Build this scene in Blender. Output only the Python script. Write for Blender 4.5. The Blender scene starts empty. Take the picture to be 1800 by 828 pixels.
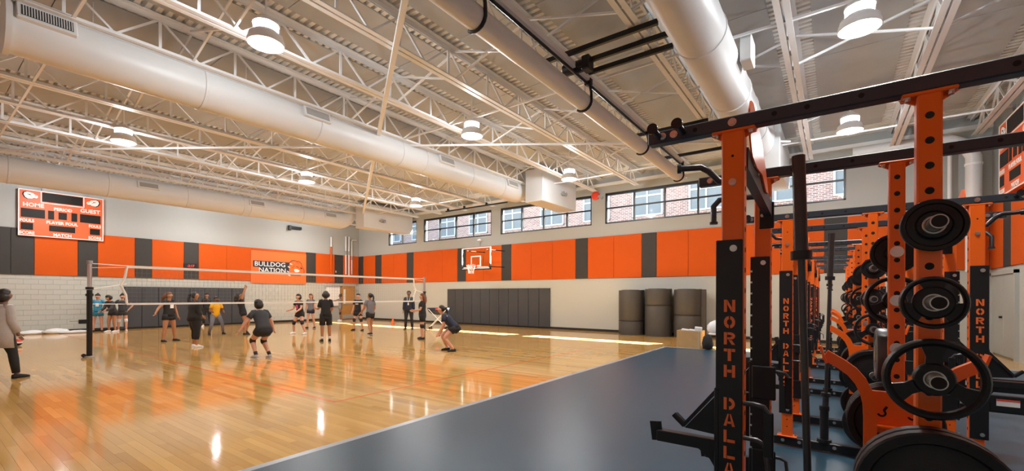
import bpy, bmesh, math, random
from mathutils import Vector, Matrix, Euler
random.seed(7)
SC = bpy.context.scene
COL = SC.collection
PI = math.pi

# ---------------------------------------------------------------- camera
cam_d = bpy.data.cameras.new('camera')
cam = bpy.data.objects.new('camera', cam_d)
COL.objects.link(cam)
cam.location = (0.0, 0.0, 1.5)
cam.rotation_euler = (Matrix.Rotation(math.radians(35.97), 4, 'Z') @ Matrix.Rotation(PI/2, 4, 'X')
                      @ Matrix.Rotation(math.radians(0.16), 4, 'Z')).to_euler()
cam_d.sensor_width = 36.0
cam_d.lens = 15.6
cam_d.shift_y = 106.5/1800.0
cam_d.clip_start = 0.05
cam_d.clip_end = 300
SC.camera = cam

# ---------------------------------------------------------------- sky, sun, exposure
w = bpy.data.worlds.new('sky')
SC.world = w
w.use_nodes = True
nt = w.node_tree
sky = nt.nodes.new('ShaderNodeTexSky')
sky.sky_type = 'NISHITA'
sky.sun_disc = False
sky.sun_elevation = math.radians(50)
sky.sun_rotation = math.radians(20)
bg = nt.nodes['Background']
bg.inputs['Strength'].default_value = 1.25
nt.links.new(sky.outputs['Color'], bg.inputs['Color'])

sun_d = bpy.data.lights.new('sun', 'SUN')
sun_d.energy = 140.0
sun_d.angle = math.radians(0.5)
sun_d.color = (1.0, 0.95, 0.88)
sun = bpy.data.objects.new('sun', sun_d)
COL.objects.link(sun)
sun.location = (6, 40, 40)
sun.rotation_euler = Vector((-0.42, -1.0, -1.40)).to_track_quat('-Z', 'Y').to_euler()

SC.view_settings.view_transform = 'Standard'
SC.view_settings.look = 'None'
SC.view_settings.gamma = 1.0
SC.view_settings.use_curve_mapping = False
SC.view_settings.exposure = 0.18
SC.cycles.max_bounces = 10
SC.cycles.diffuse_bounces = 6
SC.cycles.glossy_bounces = 4
SC.cycles.transparent_max_bounces = 16
SC.cycles.sample_clamp_indirect = 6.0
LAMP_W = 80.0          # watts under the lens of each ceiling lamp
LAMP_UP = 190.0         # watts through its glass collar
LAMP_DOWN = 105.0        # watts of its downward beam

# ---------------------------------------------------------------- materials
def mat(name, col, rough=0.5, metal=0.0, vary=0.06, scale=8.0, bump=0.0, bscale=40.0, spec=0.5, coat=0.0, emit=0.0, coords='Object'):
    m = bpy.data.materials.new(name)
    m.use_nodes = True
    t = m.node_tree
    b = t.nodes['Principled BSDF']
    b.inputs['Roughness'].default_value = rough
    b.inputs['Metallic'].default_value = metal
    b.inputs['Specular IOR Level'].default_value = spec
    b.inputs['Coat Weight'].default_value = coat
    tc = t.nodes.new('ShaderNodeTexCoord')
    n = t.nodes.new('ShaderNodeTexNoise')
    n.inputs['Scale'].default_value = scale
    n.inputs['Detail'].default_value = 4
    t.links.new(tc.outputs[coords], n.inputs['Vector'])
    mx = t.nodes.new('ShaderNodeMix')
    mx.data_type = 'RGBA'
    c = Vector(col)
    mx.inputs['A'].default_value = (*(c*(1-vary)), 1)
    mx.inputs['B'].default_value = (*[min(1, x) for x in c*(1+vary)], 1)
    t.links.new(n.outputs['Fac'], mx.inputs['Factor'])
    t.links.new(mx.outputs['Result'], b.inputs['Base Color'])
    if bump:
        n2 = t.nodes.new('ShaderNodeTexNoise')
        n2.inputs['Scale'].default_value = bscale
        n2.inputs['Detail'].default_value = 3
        t.links.new(tc.outputs[coords], n2.inputs['Vector'])
        bp = t.nodes.new('ShaderNodeBump')
        bp.inputs['Strength'].default_value = bump
        bp.inputs['Distance'].default_value = 0.01
        t.links.new(n2.outputs['Fac'], bp.inputs['Height'])
        t.links.new(bp.outputs['Normal'], b.inputs['Normal'])
    if emit:
        t.links.new(mx.outputs['Result'], b.inputs['Emission Color'])
        b.inputs['Emission Strength'].default_value = emit
    return m

M = {}
M['wall'] = mat('painted_block', (0.475, 0.485, 0.445), 0.55, vary=0.03, scale=1.2, bump=0.15, bscale=60)
M['wall_up'] = mat('painted_upper_wall', (0.38, 0.395, 0.385), 0.6, vary=0.03, scale=0.8, bump=0.1, bscale=50)
M['orange_pad'] = mat('orange_fabric', (0.56, 0.085, 0.005), 0.7, spec=0.2, vary=0.05, scale=3, bump=0.1, bscale=120)
M['black_pad'] = mat('charcoal_fabric', (0.030, 0.027, 0.025), 0.7, vary=0.1, scale=3, bump=0.1, bscale=120)
M['mat_pad'] = mat('charcoal_vinyl', (0.040, 0.043, 0.050), 0.5, vary=0.1, scale=2)
M['base'] = mat('black_rubber_base', (0.012, 0.012, 0.012), 0.5)
M['white'] = mat('white_painted_steel', (0.80, 0.81, 0.81), 0.45, vary=0.03)
M['deck'] = mat('white_painted_deck', (0.78, 0.77, 0.73), 0.5, vary=0.03, scale=2)
M['tectum'] = mat('beige_acoustic_board', (0.46, 0.475, 0.485), 0.95, vary=0.07, scale=3, bump=0.4, bscale=160)
M['duct'] = mat('painted_duct', (0.67, 0.685, 0.69), 0.42, vary=0.03, scale=2)
M['grille'] = mat('dark_grille', (0.05, 0.05, 0.05), 0.6)
M['steel_grey'] = mat('grey_grille', (0.33, 0.33, 0.32), 0.5)
M['black'] = mat('black_powder_coat', (0.011, 0.012, 0.014), 0.38, spec=0.35, vary=0.15, scale=20)
M['beam'] = mat('slate_powder_coat', (0.026, 0.036, 0.048), 0.38, vary=0.1, scale=20)
M['orange'] = mat('orange_powder_coat', (0.86, 0.135, 0.008), 0.30, vary=0.04, scale=6, bump=0.03, bscale=300)
M['hole'] = mat('hole_dark', (0.008, 0.006, 0.005), 0.8)
M['chrome'] = mat('zinc_bolt', (0.62, 0.62, 0.62), 0.28, metal=1.0)
M['horn'] = mat('brushed_steel_sleeve', (0.42, 0.40, 0.37), 0.32, metal=1.0, vary=0.12, scale=30)
M['bar'] = mat('dark_steel_bar', (0.055, 0.055, 0.058), 0.34, metal=0.6, vary=0.15, scale=30)
M['rubber'] = mat('black_rubber', (0.010, 0.010, 0.011), 0.40, spec=0.3, vary=0.15, scale=12, bump=0.1, bscale=200)
M['bumper'] = mat('grey_bumper_rubber', (0.05, 0.052, 0.056), 0.35, vary=0.1)
M['letter'] = mat('orange_letter', (0.90, 0.17, 0.03), 0.4)
M['frame'] = mat('black_window_frame', (0.012, 0.012, 0.012), 0.4)
M['board_orange'] = mat('orange_scoreboard', (0.70, 0.105, 0.02), 0.5, vary=0.03)
M['screen'] = mat('dark_display', (0.010, 0.008, 0.007), 0.55, spec=0.2)
M['text_white'] = mat('white_lettering', (0.85, 0.84, 0.80), 0.5, vary=0.02)
M['navy'] = mat('navy_print', (0.010, 0.016, 0.032), 0.5)
M['wood_door'] = mat('oak_door', (0.46, 0.22, 0.055), 0.4, vary=0.15, scale=4)
M['door_grey'] = mat('grey_door_paint', (0.40, 0.41, 0.38), 0.45, vary=0.03)
M['net'] = mat('net_cord', (0.22, 0.22, 0.22), 0.8)
M['tape'] = mat('white_tape', (0.86, 0.86, 0.84), 0.6)
M['red'] = mat('red_paint', (0.70, 0.05, 0.02), 0.4)
M['cone'] = mat('orange_cone', (0.90, 0.18, 0.02), 0.5)
M['ply'] = mat('plywood', (0.52, 0.33, 0.14), 0.6, vary=0.15, scale=6)
M['plastic_white'] = mat('white_plastic', (0.78, 0.80, 0.82), 0.4)
M['blue'] = mat('blue_plastic', (0.02, 0.16, 0.55), 0.4)
M['cloth_black'] = mat('black_cloth', (0.017, 0.017, 0.019), 0.85, vary=0.2, scale=15, bump=0.3, bscale=60)
M['cloth_char'] = mat('charcoal_cloth', (0.045, 0.045, 0.05), 0.85, vary=0.15, scale=15, bump=0.3, bscale=60)
M['cloth_grey'] = mat('grey_cloth', (0.17, 0.17, 0.20), 0.85, vary=0.15, scale=15, bump=0.3, bscale=60)
M['cloth_lgrey'] = mat('light_grey_knit', (0.42, 0.38, 0.35), 0.9, vary=0.12, scale=15, bump=0.4, bscale=60)
M['cloth_teal'] = mat('teal_jersey', (0.03, 0.24, 0.40), 0.8, vary=0.2, scale=15)
M['cloth_yellow'] = mat('yellow_shirt', (0.85, 0.42, 0.01), 0.8, vary=0.08, scale=15)
M['cloth_navy'] = mat('navy_cloth', (0.016, 0.022, 0.045), 0.8, vary=0.2, scale=15)
M['cloth_white'] = mat('white_cloth', (0.72, 0.70, 0.68), 0.8, vary=0.05, scale=15)
M['cloth_pink'] = mat('pink_print', (0.75, 0.08, 0.25), 0.8)
M['skin_a'] = mat('skin_light', (0.62, 0.31, 0.20), 0.5, vary=0.05)
M['skin_b'] = mat('skin_tan', (0.42, 0.185, 0.085), 0.5, vary=0.05)
M['skin_c'] = mat('skin_brown', (0.20, 0.085, 0.040), 0.5, vary=0.05)
M['hair_k'] = mat('black_hair', (0.014, 0.010, 0.009), 0.5, vary=0.3, scale=40, bump=0.5, bscale=90)
M['hair_b'] = mat('auburn_hair', (0.16, 0.055, 0.022), 0.5, vary=0.3, scale=40, bump=0.5, bscale=90)
M['eye'] = mat('eye_dark', (0.01, 0.008, 0.008), 0.2)
M['eye_w'] = mat('eye_white', (0.8, 0.8, 0.8), 0.3)
M['lip'] = mat('lip', (0.40, 0.12, 0.10), 0.5)
M['lens'] = mat('lamp_lens', (1.0, 0.95, 0.86), 0.5, vary=0.0, emit=7.0)
def refractor_mat():
    m = mat('lamp_refractor', (0.9, 0.9, 0.9), 0.3, vary=0.0)
    t = m.node_tree; o = [n for n in t.nodes if n.type == 'OUTPUT_MATERIAL'][0]; b = t.nodes['Principled BSDF']
    tr = t.nodes.new('ShaderNodeBsdfTransparent'); mx = t.nodes.new('ShaderNodeMixShader'); mx.inputs['Fac'].default_value = 0.5
    t.links.new(tr.outputs[0], mx.inputs[1]); t.links.new(b.outputs[0], mx.inputs[2]); t.links.new(mx.outputs[0], o.inputs['Surface'])
    return m
M['collar'] = refractor_mat()
M['led_red'] = mat('red_led', (1.0, 0.03, 0.02), 0.5, vary=0.0, emit=1.5)
M['reducer'] = mat('grey_reducer_strip', (0.33, 0.36, 0.40), 0.35, vary=0.08, scale=6)

def plank_mat():
    m = bpy.data.materials.new('maple_planks'); m.use_nodes = True
    t = m.node_tree; b = t.nodes['Principled BSDF']
    at = t.nodes.new('ShaderNodeAttribute'); at.attribute_name = 'tone'
    geo = t.nodes.new('ShaderNodeNewGeometry')
    mp = t.nodes.new('ShaderNodeMapping'); mp.inputs['Scale'].default_value = (1.2, 26, 1)
    t.links.new(geo.outputs['Position'], mp.inputs['Vector'])
    n = t.nodes.new('ShaderNodeTexNoise'); n.inputs['Scale'].default_value = 1.0; n.inputs['Detail'].default_value = 5
    t.links.new(mp.outputs['Vector'], n.inputs['Vector'])
    ad = t.nodes.new('ShaderNodeMath'); ad.operation = 'MULTIPLY_ADD'
    ad.inputs[1].default_value = 0.35
    t.links.new(n.outputs['Fac'], ad.inputs[0]); t.links.new(at.outputs['Fac'], ad.inputs[2])
    cr = t.nodes.new('ShaderNodeValToRGB')
    e = cr.color_ramp.elements
    e[0].position = 0.05; e[0].color = (0.45, 0.225, 0.056, 1)
    e[1].position = 1.2; e[1].color = (0.70, 0.415, 0.125, 1)
    t.links.new(ad.outputs['Value'], cr.inputs['Fac'])
    t.links.new(cr.outputs['Color'], b.inputs['Base Color'])
    b.inputs['Roughness'].default_value = 0.085
    b.inputs['IOR'].default_value = 1.55
    b.inputs['Specular IOR Level'].default_value = 0.75
    n2 = t.nodes.new('ShaderNodeTexNoise'); n2.inputs['Scale'].default_value = 1.0; n2.inputs['Detail'].default_value = 2
    mp2 = t.nodes.new('ShaderNodeMapping'); mp2.inputs['Scale'].default_value = (1.5, 9, 1)
    t.links.new(geo.outputs['Position'], mp2.inputs['Vector']); t.links.new(mp2.outputs['Vector'], n2.inputs['Vector'])
    bp = t.nodes.new('ShaderNodeBump'); bp.inputs['Strength'].default_value = 0.012; bp.inputs['Distance'].default_value = 0.02
    t.links.new(n2.outputs['Fac'], bp.inputs['Height']); t.links.new(bp.outputs['Normal'], b.inputs['Normal'])
    return m
M['plank'] = plank_mat()
M['court_line'] = mat('orange_court_line', (0.72, 0.17, 0.03), 0.14, vary=0.1, scale=5, spec=0.7)
M['rubber_floor'] = mat('slate_rubber_floor', (0.030, 0.073, 0.112), 0.30, spec=0.22, vary=0.14, scale=1.1, bump=0.12, bscale=180, coords='Object')

def glass_mat():
    m = bpy.data.materials.new('window_glass'); m.use_nodes = True
    t = m.node_tree; t.nodes.clear()
    o = t.nodes.new('ShaderNodeOutputMaterial'); mx = t.nodes.new('ShaderNodeMixShader')
    tr = t.nodes.new('ShaderNodeBsdfTransparent'); gl = t.nodes.new('ShaderNodeBsdfGlossy')
    tr.inputs['Color'].default_value = (0.93, 0.97, 0.97, 1); gl.inputs['Roughness'].default_value = 0.02
    lw = t.nodes.new('ShaderNodeLayerWeight'); lw.inputs['Blend'].default_value = 0.15
    ml = t.nodes.new('ShaderNodeMath'); ml.operation = 'MULTIPLY'; ml.inputs[1].default_value = 0.6
    t.links.new(lw.outputs['Fresnel'], ml.inputs[0])
    t.links.new(ml.outputs[0], mx.inputs['Fac']); t.links.new(tr.outputs[0], mx.inputs[1]); t.links.new(gl.outputs[0], mx.inputs[2])
    t.links.new(mx.outputs[0], o.inputs['Surface'])
    return m
M['glass'] = glass_mat()

def brick_mat():
    m = bpy.data.materials.new('red_brick'); m.use_nodes = True
    t = m.node_tree; b = t.nodes['Principled BSDF']; b.inputs['Roughness'].default_value = 0.9
    tc = t.nodes.new('ShaderNodeTexCoord'); mp = t.nodes.new('ShaderNodeMapping')
    mp.inputs['Rotation'].default_value = (PI/2, 0, 0)
    t.links.new(tc.outputs['Object'], mp.inputs['Vector'])
    br = t.nodes.new('ShaderNodeTexBrick')
    br.inputs['Color1'].default_value = (0.15, 0.056, 0.040, 1); br.inputs['Color2'].default_value = (0.25, 0.125, 0.095, 1)
    br.inputs['Mortar'].default_value = (0.36, 0.32, 0.29, 1)
    br.inputs['Scale'].default_value = 1.0; br.inputs['Brick Width'].default_value = 0.26; br.inputs['Row Height'].default_value = 0.09
    br.inputs['Mortar Size'].default_value = 0.012
    t.links.new(mp.outputs['Vector'], br.inputs['Vector'])
    t.links.new(br.outputs['Color'], b.inputs['Base Color'])
    return m
M['brick'] = brick_mat()
M['ext_trim'] = mat('pale_window_trim', (0.32, 0.31, 0.30), 0.6)
M['ext_pane'] = mat('far_window_pane', (0.14, 0.14, 0.142), 0.6, spec=0.1)
M['ground'] = mat('grey_ground', (0.30, 0.30, 0.28), 0.9)

# ---------------------------------------------------------------- mesh helpers
class MB:
    def __init__(s): s.v = []; s.f = []
    def add(s, vs, fs):
        o = len(s.v); s.v += [tuple(x) for x in vs]; s.f += [tuple(i+o for i in q) for q in fs]; return s
    def box(s, c, d, rot=None, bev=0.0):
        x, y, z = d[0]/2, d[1]/2, d[2]/2
        if bev <= 0:
            vs = [Vector((a, b, e)) for a in (-x, x) for b in (-y, y) for e in (-z, z)]
            fs = [(0,1,3,2),(4,6,7,5),(0,4,5,1),(2,3,7,6),(0,2,6,4),(1,5,7,3)]
        else:
            bm = bmesh.new(); bmesh.ops.create_cube(bm, size=1.0)
            for v in bm.verts: v.co = Vector((v.co.x*d[0], v.co.y*d[1], v.co.z*d[2]))
            bmesh.ops.bevel(bm, geom=bm.edges[:], offset=bev, segments=1, affect='EDGES', profile=0.5)
            bm.verts.index_update()
            vs = [v.co.copy() for v in bm.verts]; fs = [tuple(v.index for v in q.verts) for q in bm.faces]; bm.free()
        if rot is not None:
            R = Euler(rot).to_matrix(); vs = [R @ v for v in vs]
        c = Vector(c)
        return s.add([v+c for v in vs], fs)
    def bar(s, p0, p1, w, h, up=(0,0,1)):
        """square bar between two points"""
        p0, p1 = Vector(p0), Vector(p1); d = (p1-p0).normalized(); up = Vector(up)
        if abs(d.dot(up)) > 0.98: up = Vector((0,1,0))
        a = d.cross(up).normalized()*w/2; b = a.cross(d).normalized()*h/2
        vs = [p+q for p in (p0, p1) for q in (-a-b, a-b, a+b, -a+b)]
        return s.add(vs, [(3,2,1,0),(4,5,6,7),(0,1,5,4),(1,2,6,5),(2,3,7,6),(3,0,4,7)])
    def tube(s, pts, r, n=10, cap=True, round_end=False):
        pts = [Vector(p) for p in pts]
        rr = list(r) if isinstance(r, (list, tuple)) else [r]*len(pts)
        if round_end:
            d0 = (pts[0]-pts[1]).normalized(); d1 = (pts[-1]-pts[-2]).normalized()
            P = [pts[0]+d0*rr[0]*0.9, pts[0]+d0*rr[0]*0.55]+pts+[pts[-1]+d1*rr[-1]*0.55, pts[-1]+d1*rr[-1]*0.9]
            rr = [rr[0]*0.3, rr[0]*0.8]+rr+[rr[-1]*0.8, rr[-1]*0.3]; pts = P
        vs = []; k = len(pts); prev = None
        for i, p in enumerate(pts):
            d = (pts[min(i+1, k-1)]-pts[max(i-1, 0)]).normalized()
            if prev is None:
                u = Vector((0,0,1)) if abs(d.z) < 0.9 else Vector((1,0,0))
                a = d.cross(u).normalized()
            else:
                a = (prev - d*prev.dot(d)).normalized()
            prev = a; b = d.cross(a)
            for j in range(n):
                t = 2*PI*j/n; vs.append(p+(a*math.cos(t)+b*math.sin(t))*rr[i])
        fs = [(i*n+j, i*n+(j+1) % n, (i+1)*n+(j+1) % n, (i+1)*n+j) for i in range(k-1) for j in range(n)]
        if cap: fs += [tuple(reversed(range(n))), tuple(range((k-1)*n, k*n))]
        return s.add(vs, fs)
    def lathe(s, prof, c, axis='Z', n=24, sx=1.0, sy=1.0, cap=True):
        """prof: (radius, height) pairs turned about an axis through c"""
        vs = []
        for r, h in prof:
            for j in range(n):
                t = 2*PI*j/n; x, y = r*math.cos(t)*sx, r*math.sin(t)*sy
                v = (x, y, h) if axis == 'Z' else ((x, h, -y) if axis == 'Y' else (h, x, y))
                vs.append(Vector(v)+Vector(c))
        k = len(prof)
        fs = [(i*n+j, i*n+(j+1) % n, (i+1)*n+(j+1) % n, (i+1)*n+j) for i in range(k-1) for j in range(n)]
        if cap and prof[0][0] > 1e-5: fs.append(tuple(reversed(range(n))))
        if cap and prof[-1][0] > 1e-5: fs.append(tuple(range((k-1)*n, k*n)))
        return s.add(vs, fs)
    def prism(s, poly, o, ux, uy, th):
        """2-D outline in the plane (ux, uy) at o, thickened by vector th"""
        o, ux, uy, th = Vector(o), Vector(ux), Vector(uy), Vector(th)
        a = [o+ux*p[0]+uy*p[1] for p in poly]; n = len(a)
        return s.add(a+[p+th for p in a], [tuple(reversed(range(n))), tuple(range(n, 2*n))]+[(i, (i+1) % n, n+(i+1) % n, n+i) for i in range(n)])
    def mesh(s, name):
        me = bpy.data.meshes.new(name); me.from_pydata(s.v, [], s.f); return me
    def build(s, name, m, parent=None, smooth=False, fix=True, loc=None):
        me = s.mesh(name)
        if fix:
            bm = bmesh.new(); bm.from_mesh(me); bmesh.ops.recalc_face_normals(bm, faces=bm.faces); bm.to_mesh(me); bm.free()
        if smooth:
            me.shade_smooth()
            if smooth != 'all':
                me.set_sharp_from_angle(angle=math.radians(38))
        me.materials.append(m if not isinstance(m, str) else M[m])
        return link(name, me, parent, loc)

def link(name, me, parent=None, loc=None):
    o = bpy.data.objects.new(name, me); COL.objects.link(o)
    if parent: o.parent = parent
    if loc is not None: o.location = loc
    return o
def thing(name, label, cat, loc=(0,0,0), rz=0.0, group=None):
    o = bpy.data.objects.new(name, None); COL.objects.link(o); o.empty_display_size = 0.1
    o.location = loc; o.rotation_euler = (0, 0, rz); o['label'] = label; o['category'] = cat
    if group: o['group'] = group
    return o
def tag(o, label, cat, group=None):
    o['label'] = label; o['category'] = cat
    if group: o['group'] = group
    return o
def struct(o):
    o['kind'] = 'structure'; return o
KIDS = {}
def copy_tree(o, parent=None):
    c = o.copy(); COL.objects.link(c)
    if parent: c.parent = parent
    for ch in list(o.children): copy_tree(ch, c)
    return c
def dup(o, loc, rz=None, label=None, group=None):
    c = copy_tree(o); c.location = loc
    if rz is not None: c.rotation_euler = (0, 0, rz)
    if label: c['label'] = label
    if group: c['group'] = group
    return c
def text(name, s, size, m, loc, rot, parent, ext=0.004, align='CENTER', sx=1.0, bold=0.0):
    cu = bpy.data.curves.new(name, 'FONT'); cu.body = s; cu.size = size; cu.extrude = ext
    cu.align_x = align; cu.align_y = 'CENTER'; cu.offset = bold; cu.resolution_u = 2
    t = bpy.data.objects.new('text_tmp', cu); COL.objects.link(t)
    me = bpy.data.meshes.new_from_object(t.evaluated_get(bpy.context.evaluated_depsgraph_get()))
    bpy.data.objects.remove(t)
    me.materials.clear(); me.materials.append(M[m])
    o = link(name, me, parent, loc); o.rotation_euler = rot; o.scale = (sx, 1, 1)
    return o
COURT_LINES = [((-23.5,3.6),(-5.68,3.6)),((-5.7,3.6),(-5.7,12.65)),((-23.5,12.65),(-5.68,12.65)),((-23.5,3.6),(-23.5,12.65))]
# ================================================================ room shell
XL, XR, YF, YB, ZC = -25.1, 3.5, -0.95, 17.56, 6.62
RUB_X, RUB_Y = -4.03, 13.35      # edges of the rubber floor

# --- floor: maple boards laid along X, rubber on the right
fl = struct(MB().box(((XL+XR)/2, (YF+YB)/2, -0.07), (XR-XL+0.6, YB-YF+0.6, 0.10)).build('floor', 'base'))
PW, PLEN = 0.082, 1.30
def plank_boxes():
    rows = int((YB-YF)/PW)+1
    for r in range(rows):
        y = YF + r*PW
        lim = RUB_X-0.06 if y < RUB_Y-0.02 else XR
        x = XL - random.random()*PLEN
        while x < lim:
            L = PLEN*random.uniform(0.55, 1.3)
            a, b = max(x, XL), min(x+L, lim)
            if b-a > 0.05: yield a, b, y
            x += L
def plank_geo(a, b, y, g=0.0006):
    x0, x1, y0, y1 = a+g, b-g, y+g, y+PW-g
    return ([(x0,y0,-0.02),(x1,y0,-0.02),(x1,y1,-0.02),(x0,y1,-0.02),(x0,y0,0),(x1,y0,0),(x1,y1,0),(x0,y1,0)],
            [(4,5,6,7),(0,1,5,4),(1,2,6,5),(2,3,7,6),(3,0,4,7)])
def tone_mesh(name, V, Fc, tones):
    me = bpy.data.meshes.new(name); me.from_pydata(V, [], Fc)
    a = me.attributes.new('tone', 'FLOAT', 'FACE'); a.data.foreach_set('value', tones)
    me.materials.append(M['plank']); return me
pl = list(plank_boxes())
def plank_size(p):
    x, y = (p[0]+p[1])/2, p[2]
    if x > 0.8*y + 0.6: return 0
    t = -0.588*x+0.809*y; l = 0.809*x+0.588*y
    if t < 2.6 or abs(l/t) > 1.2: return 0
    return (p[1]-p[0])/(t*t)
near = sorted(range(len(pl)), key=lambda i: -plank_size(pl[i]))[:296]
ns = set(near)
V, Fc, T = [], [], []
for i, (a, b, y) in enumerate(pl):
    tone = min(1.0, max(0.0, random.gauss(0.5, 0.2)))
    v, f = plank_geo(a, b, y)
    if i in ns:
        o = link('floor_plank', tone_mesh('floor_plank', v, f, [tone]*5), fl)
    else:
        k = len(V); V += v; Fc += [tuple(j+k for j in q) for q in f]; T += [tone]*5
fp = link('floor_planks', tone_mesh('floor_planks', V, Fc, T), fl); fp['kind'] = 'stuff'
MB().box(((RUB_X+XR)/2, (YF+RUB_Y)/2, -0.004), (XR-RUB_X, RUB_Y-YF, 0.02)).build('rubber_flooring', 'rubber_floor', fl)
st = MB().prism([(0,0),(0.13,0),(0.10,0.008),(0.03,0.012)], (RUB_X-0.09, YF, -0.001), (1,0,0), (0,0,1), (0, RUB_Y-YF+0.05, 0))
st.build('reducer_strip', 'reducer', fl)
MB().prism([(0,0),(0.12,0),(0.09,0.010),(0.03,0.012)], (RUB_X-0.09, RUB_Y-0.04, 0.0), (0,1,0), (0,0,1), (XR-RUB_X+0.09, 0, 0)).build('reducer_strip', 'reducer', fl)
def court_line(p0, p1, wd=0.05):
    MB().bar((p0[0], p0[1], 0.0006), (p1[0], p1[1], 0.0006), wd, 0.0012).build('court_line', 'court_line', fl)
for p0, p1 in COURT_LINES: court_line(p0, p1)

# --- walls
def wall_band(parent, along, fixed, inward, spans):
    """acoustic panels on a wall: spans = (start, end, 'o'|'k')"""
    for a, b, c in spans:
        d = (b-a-0.008, 0.05, 1.765) if along == 'x' else (0.05, b-a-0.008, 1.765)
        m = (a+b)/2; off = fixed+inward*0.025
        p = (m, off, 3.155) if along == 'x' else (off, m, 3.155)
        MB().box(p, d, bev=0.008).build('wall_panel', 'orange_pad' if c == 'o' else 'black_pad', parent)
wl = struct(MB().box((XL-0.154, (YF+YB)/2, ZC/2), (0.30, YB-YF+0.6, ZC+0.3)).build('wall_left', 'wall_up'))
blk = MB().box((0,0,0), (0.012, 0.392, 0.190), bev=0.003).mesh('block'); blk.materials.append(M['wall'])
cells = []
for r in range(11):
    z = 0.11+0.2*r+0.095
    for k in range(47):
        y = YF+0.1+0.4*k+(0.2 if r % 2 else 0)
        if y > YB-0.15: continue
        if 15.2 < y < 17.3 and z < 2.1: continue
        cells.append((y, z, (5.9 < y < 10.45 and z < 1.72) or y < 2.0))
vis = [c for c in cells if not c[2]][:298]
for y, z, _ in vis: link('block', blk, wl, (XL, y, z))
rest = MB()
for c in cells:
    if c not in vis: rest.box((XL, c[0], c[1]), (0.012, 0.392, 0.190))
q = rest.build('blocks', 'wall', wl, fix=False); q['kind'] = 'stuff'
wall_band(wl, 'y', XL, 1, [(YF+0.02,0.59,'o'),(0.59,1.21,'k'),(1.21,2.43,'k'),(2.43,3.04,'k'),(3.04,4.26,'o'),(4.26,4.87,'k'),(4.87,6.09,'o'),(6.09,6.70,'k'),(6.70,7.92,'o'),(7.92,8.53,'k'),
    (8.53,9.75,'o'),(9.75,10.97,'o'),(10.97,12.19,'o'),(12.19,13.96,'o'),(13.96,14.57,'k'),(14.57,15.79,'o'),(15.79,16.40,'k'),(16.40,17.50,'o')])
# window wall, built round its five openings
WINS = [(-22.1,-19.6),(-19.0,-14.05),(-13.46,-8.5),(-7.87,-2.9),(-2.25,0.3)]
Z0, Z1, TH = 4.57, 5.87, 0.30
wb = MB()
yc = YB+TH/2
wb.box(((XL+XR)/2, yc, Z0/2-0.1), (XR-XL+0.6, TH, Z0+0.2)).box(((XL+XR)/2, yc, (Z1+ZC)/2+0.1), (XR-XL+0.6, TH, ZC-Z1+0.2))
xs = [XL-0.3]+[x for p in WINS for x in p]+[XR+0.3]
for a, b in zip(xs[0::2], xs[1::2]): wb.box(((a+b)/2, yc, (Z0+Z1)/2), (b-a, TH, Z1-Z0))
wbk = struct(wb.build('wall_back', 'wall_up'))
MB().box(((XL+XR)/2, YB-0.003, 1.135), (XR-XL, 0.006, 2.27)).build('lower_wall_face', 'wall', wbk)
sp = [(-25.05,-24.55,'k'),(-24.55,-23.33,'o'),(-23.33,-22.72,'k')]
x = -22.72
sp += [(-22.72,-21.55,'o'),(-21.55,-20.38,'o'),(-20.38,-19.80,'k'),(-19.80,-18.6,'o'),(-18.6,-17.45,'o'),(-17.45,-16.33,'o'),(-16.33,-15.73,'k'),(-15.73,-14.53,'o'),(-14.53,-13.36,'o'),(-13.36,-12.77,'k'),
       (-12.77,-11.60,'o'),(-11.60,-10.43,'o'),(-10.43,-9.25,'o'),(-9.25,-8.65,'k'),(-8.65,-7.46,'o'),(-7.46,-6.27,'o'),(-6.27,-5.67,'k'),(-5.67,-4.47,'o'),(-4.47,-3.27,'o'),(-3.27,-2.66,'k'),
       (-2.66,-1.46,'o'),(-1.46,-0.26,'o'),(-0.26,0.34,'k'),(0.34,1.54,'o'),(1.54,2.14,'k'),(2.14,3.45,'o')]
wall_band(wbk, 'x', YB, -1, sp)
wr = struct(MB().box((XR+0.15, (YF+YB)/2, ZC/2), (0.30, YB-YF+0.6, ZC+0.3)).build('wall_right', 'wall_up'))
MB().box((XR-0.003, (YF+YB)/2, 1.135), (0.006, YB-YF, 2.27)).build('lower_wall_face', 'wall', wr)
y = 17.5; seq = [('o',1.15),('k',0.61),('o',1.22),('o',1.22),('k',0.61),('o',1.22),('k',0.61),('o',1.22),('o',1.22),('k',0.61),('o',1.22),('k',0.61),('o',1.22),('k',0.61),('o',1.22),('o',1.22),('k',0.61),('o',1.2)]
ss = []
for c, L in seq: ss.append((y-L, y, c)); y -= L
wall_band(wr, 'y', XR, -1, ss)
wf = struct(MB().box(((XL+XR)/2, YF-0.15, ZC/2), (XR-XL+0.6, 0.30, ZC+0.3)).build('wall_front', 'wall_up'))
MB().box(((XL+XR)/2, YF+0.003, 1.135), (XR-XL, 0.006, 2.27)).build('lower_wall_face', 'wall', wf)
x = XL+0.1; ss = []; k = 0
while x < XR-0.7:
    c, L = ('k', 0.61) if k % 3 == 0 else ('o', 1.22)
    ss.append((x, min(x+L, XR-0.1), c)); x += L; k += 1
wall_band(wf, 'x', YF, 1, ss)
for nm, c, d in (('baseboard_left', (XL+0.008, (YF+15.2)/2, 0.05), (0.016, 15.2-YF, 0.10)), ('baseboard_back', ((XL+XR)/2, YB-0.014, 0.05), (XR-XL, 0.016, 0.10)), ('baseboard_right', (XR-0.014, 7.0, 0.05), (0.016, 15.8, 0.10))):
    struct(MB().box(c, d).build(nm, 'base'))

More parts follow.
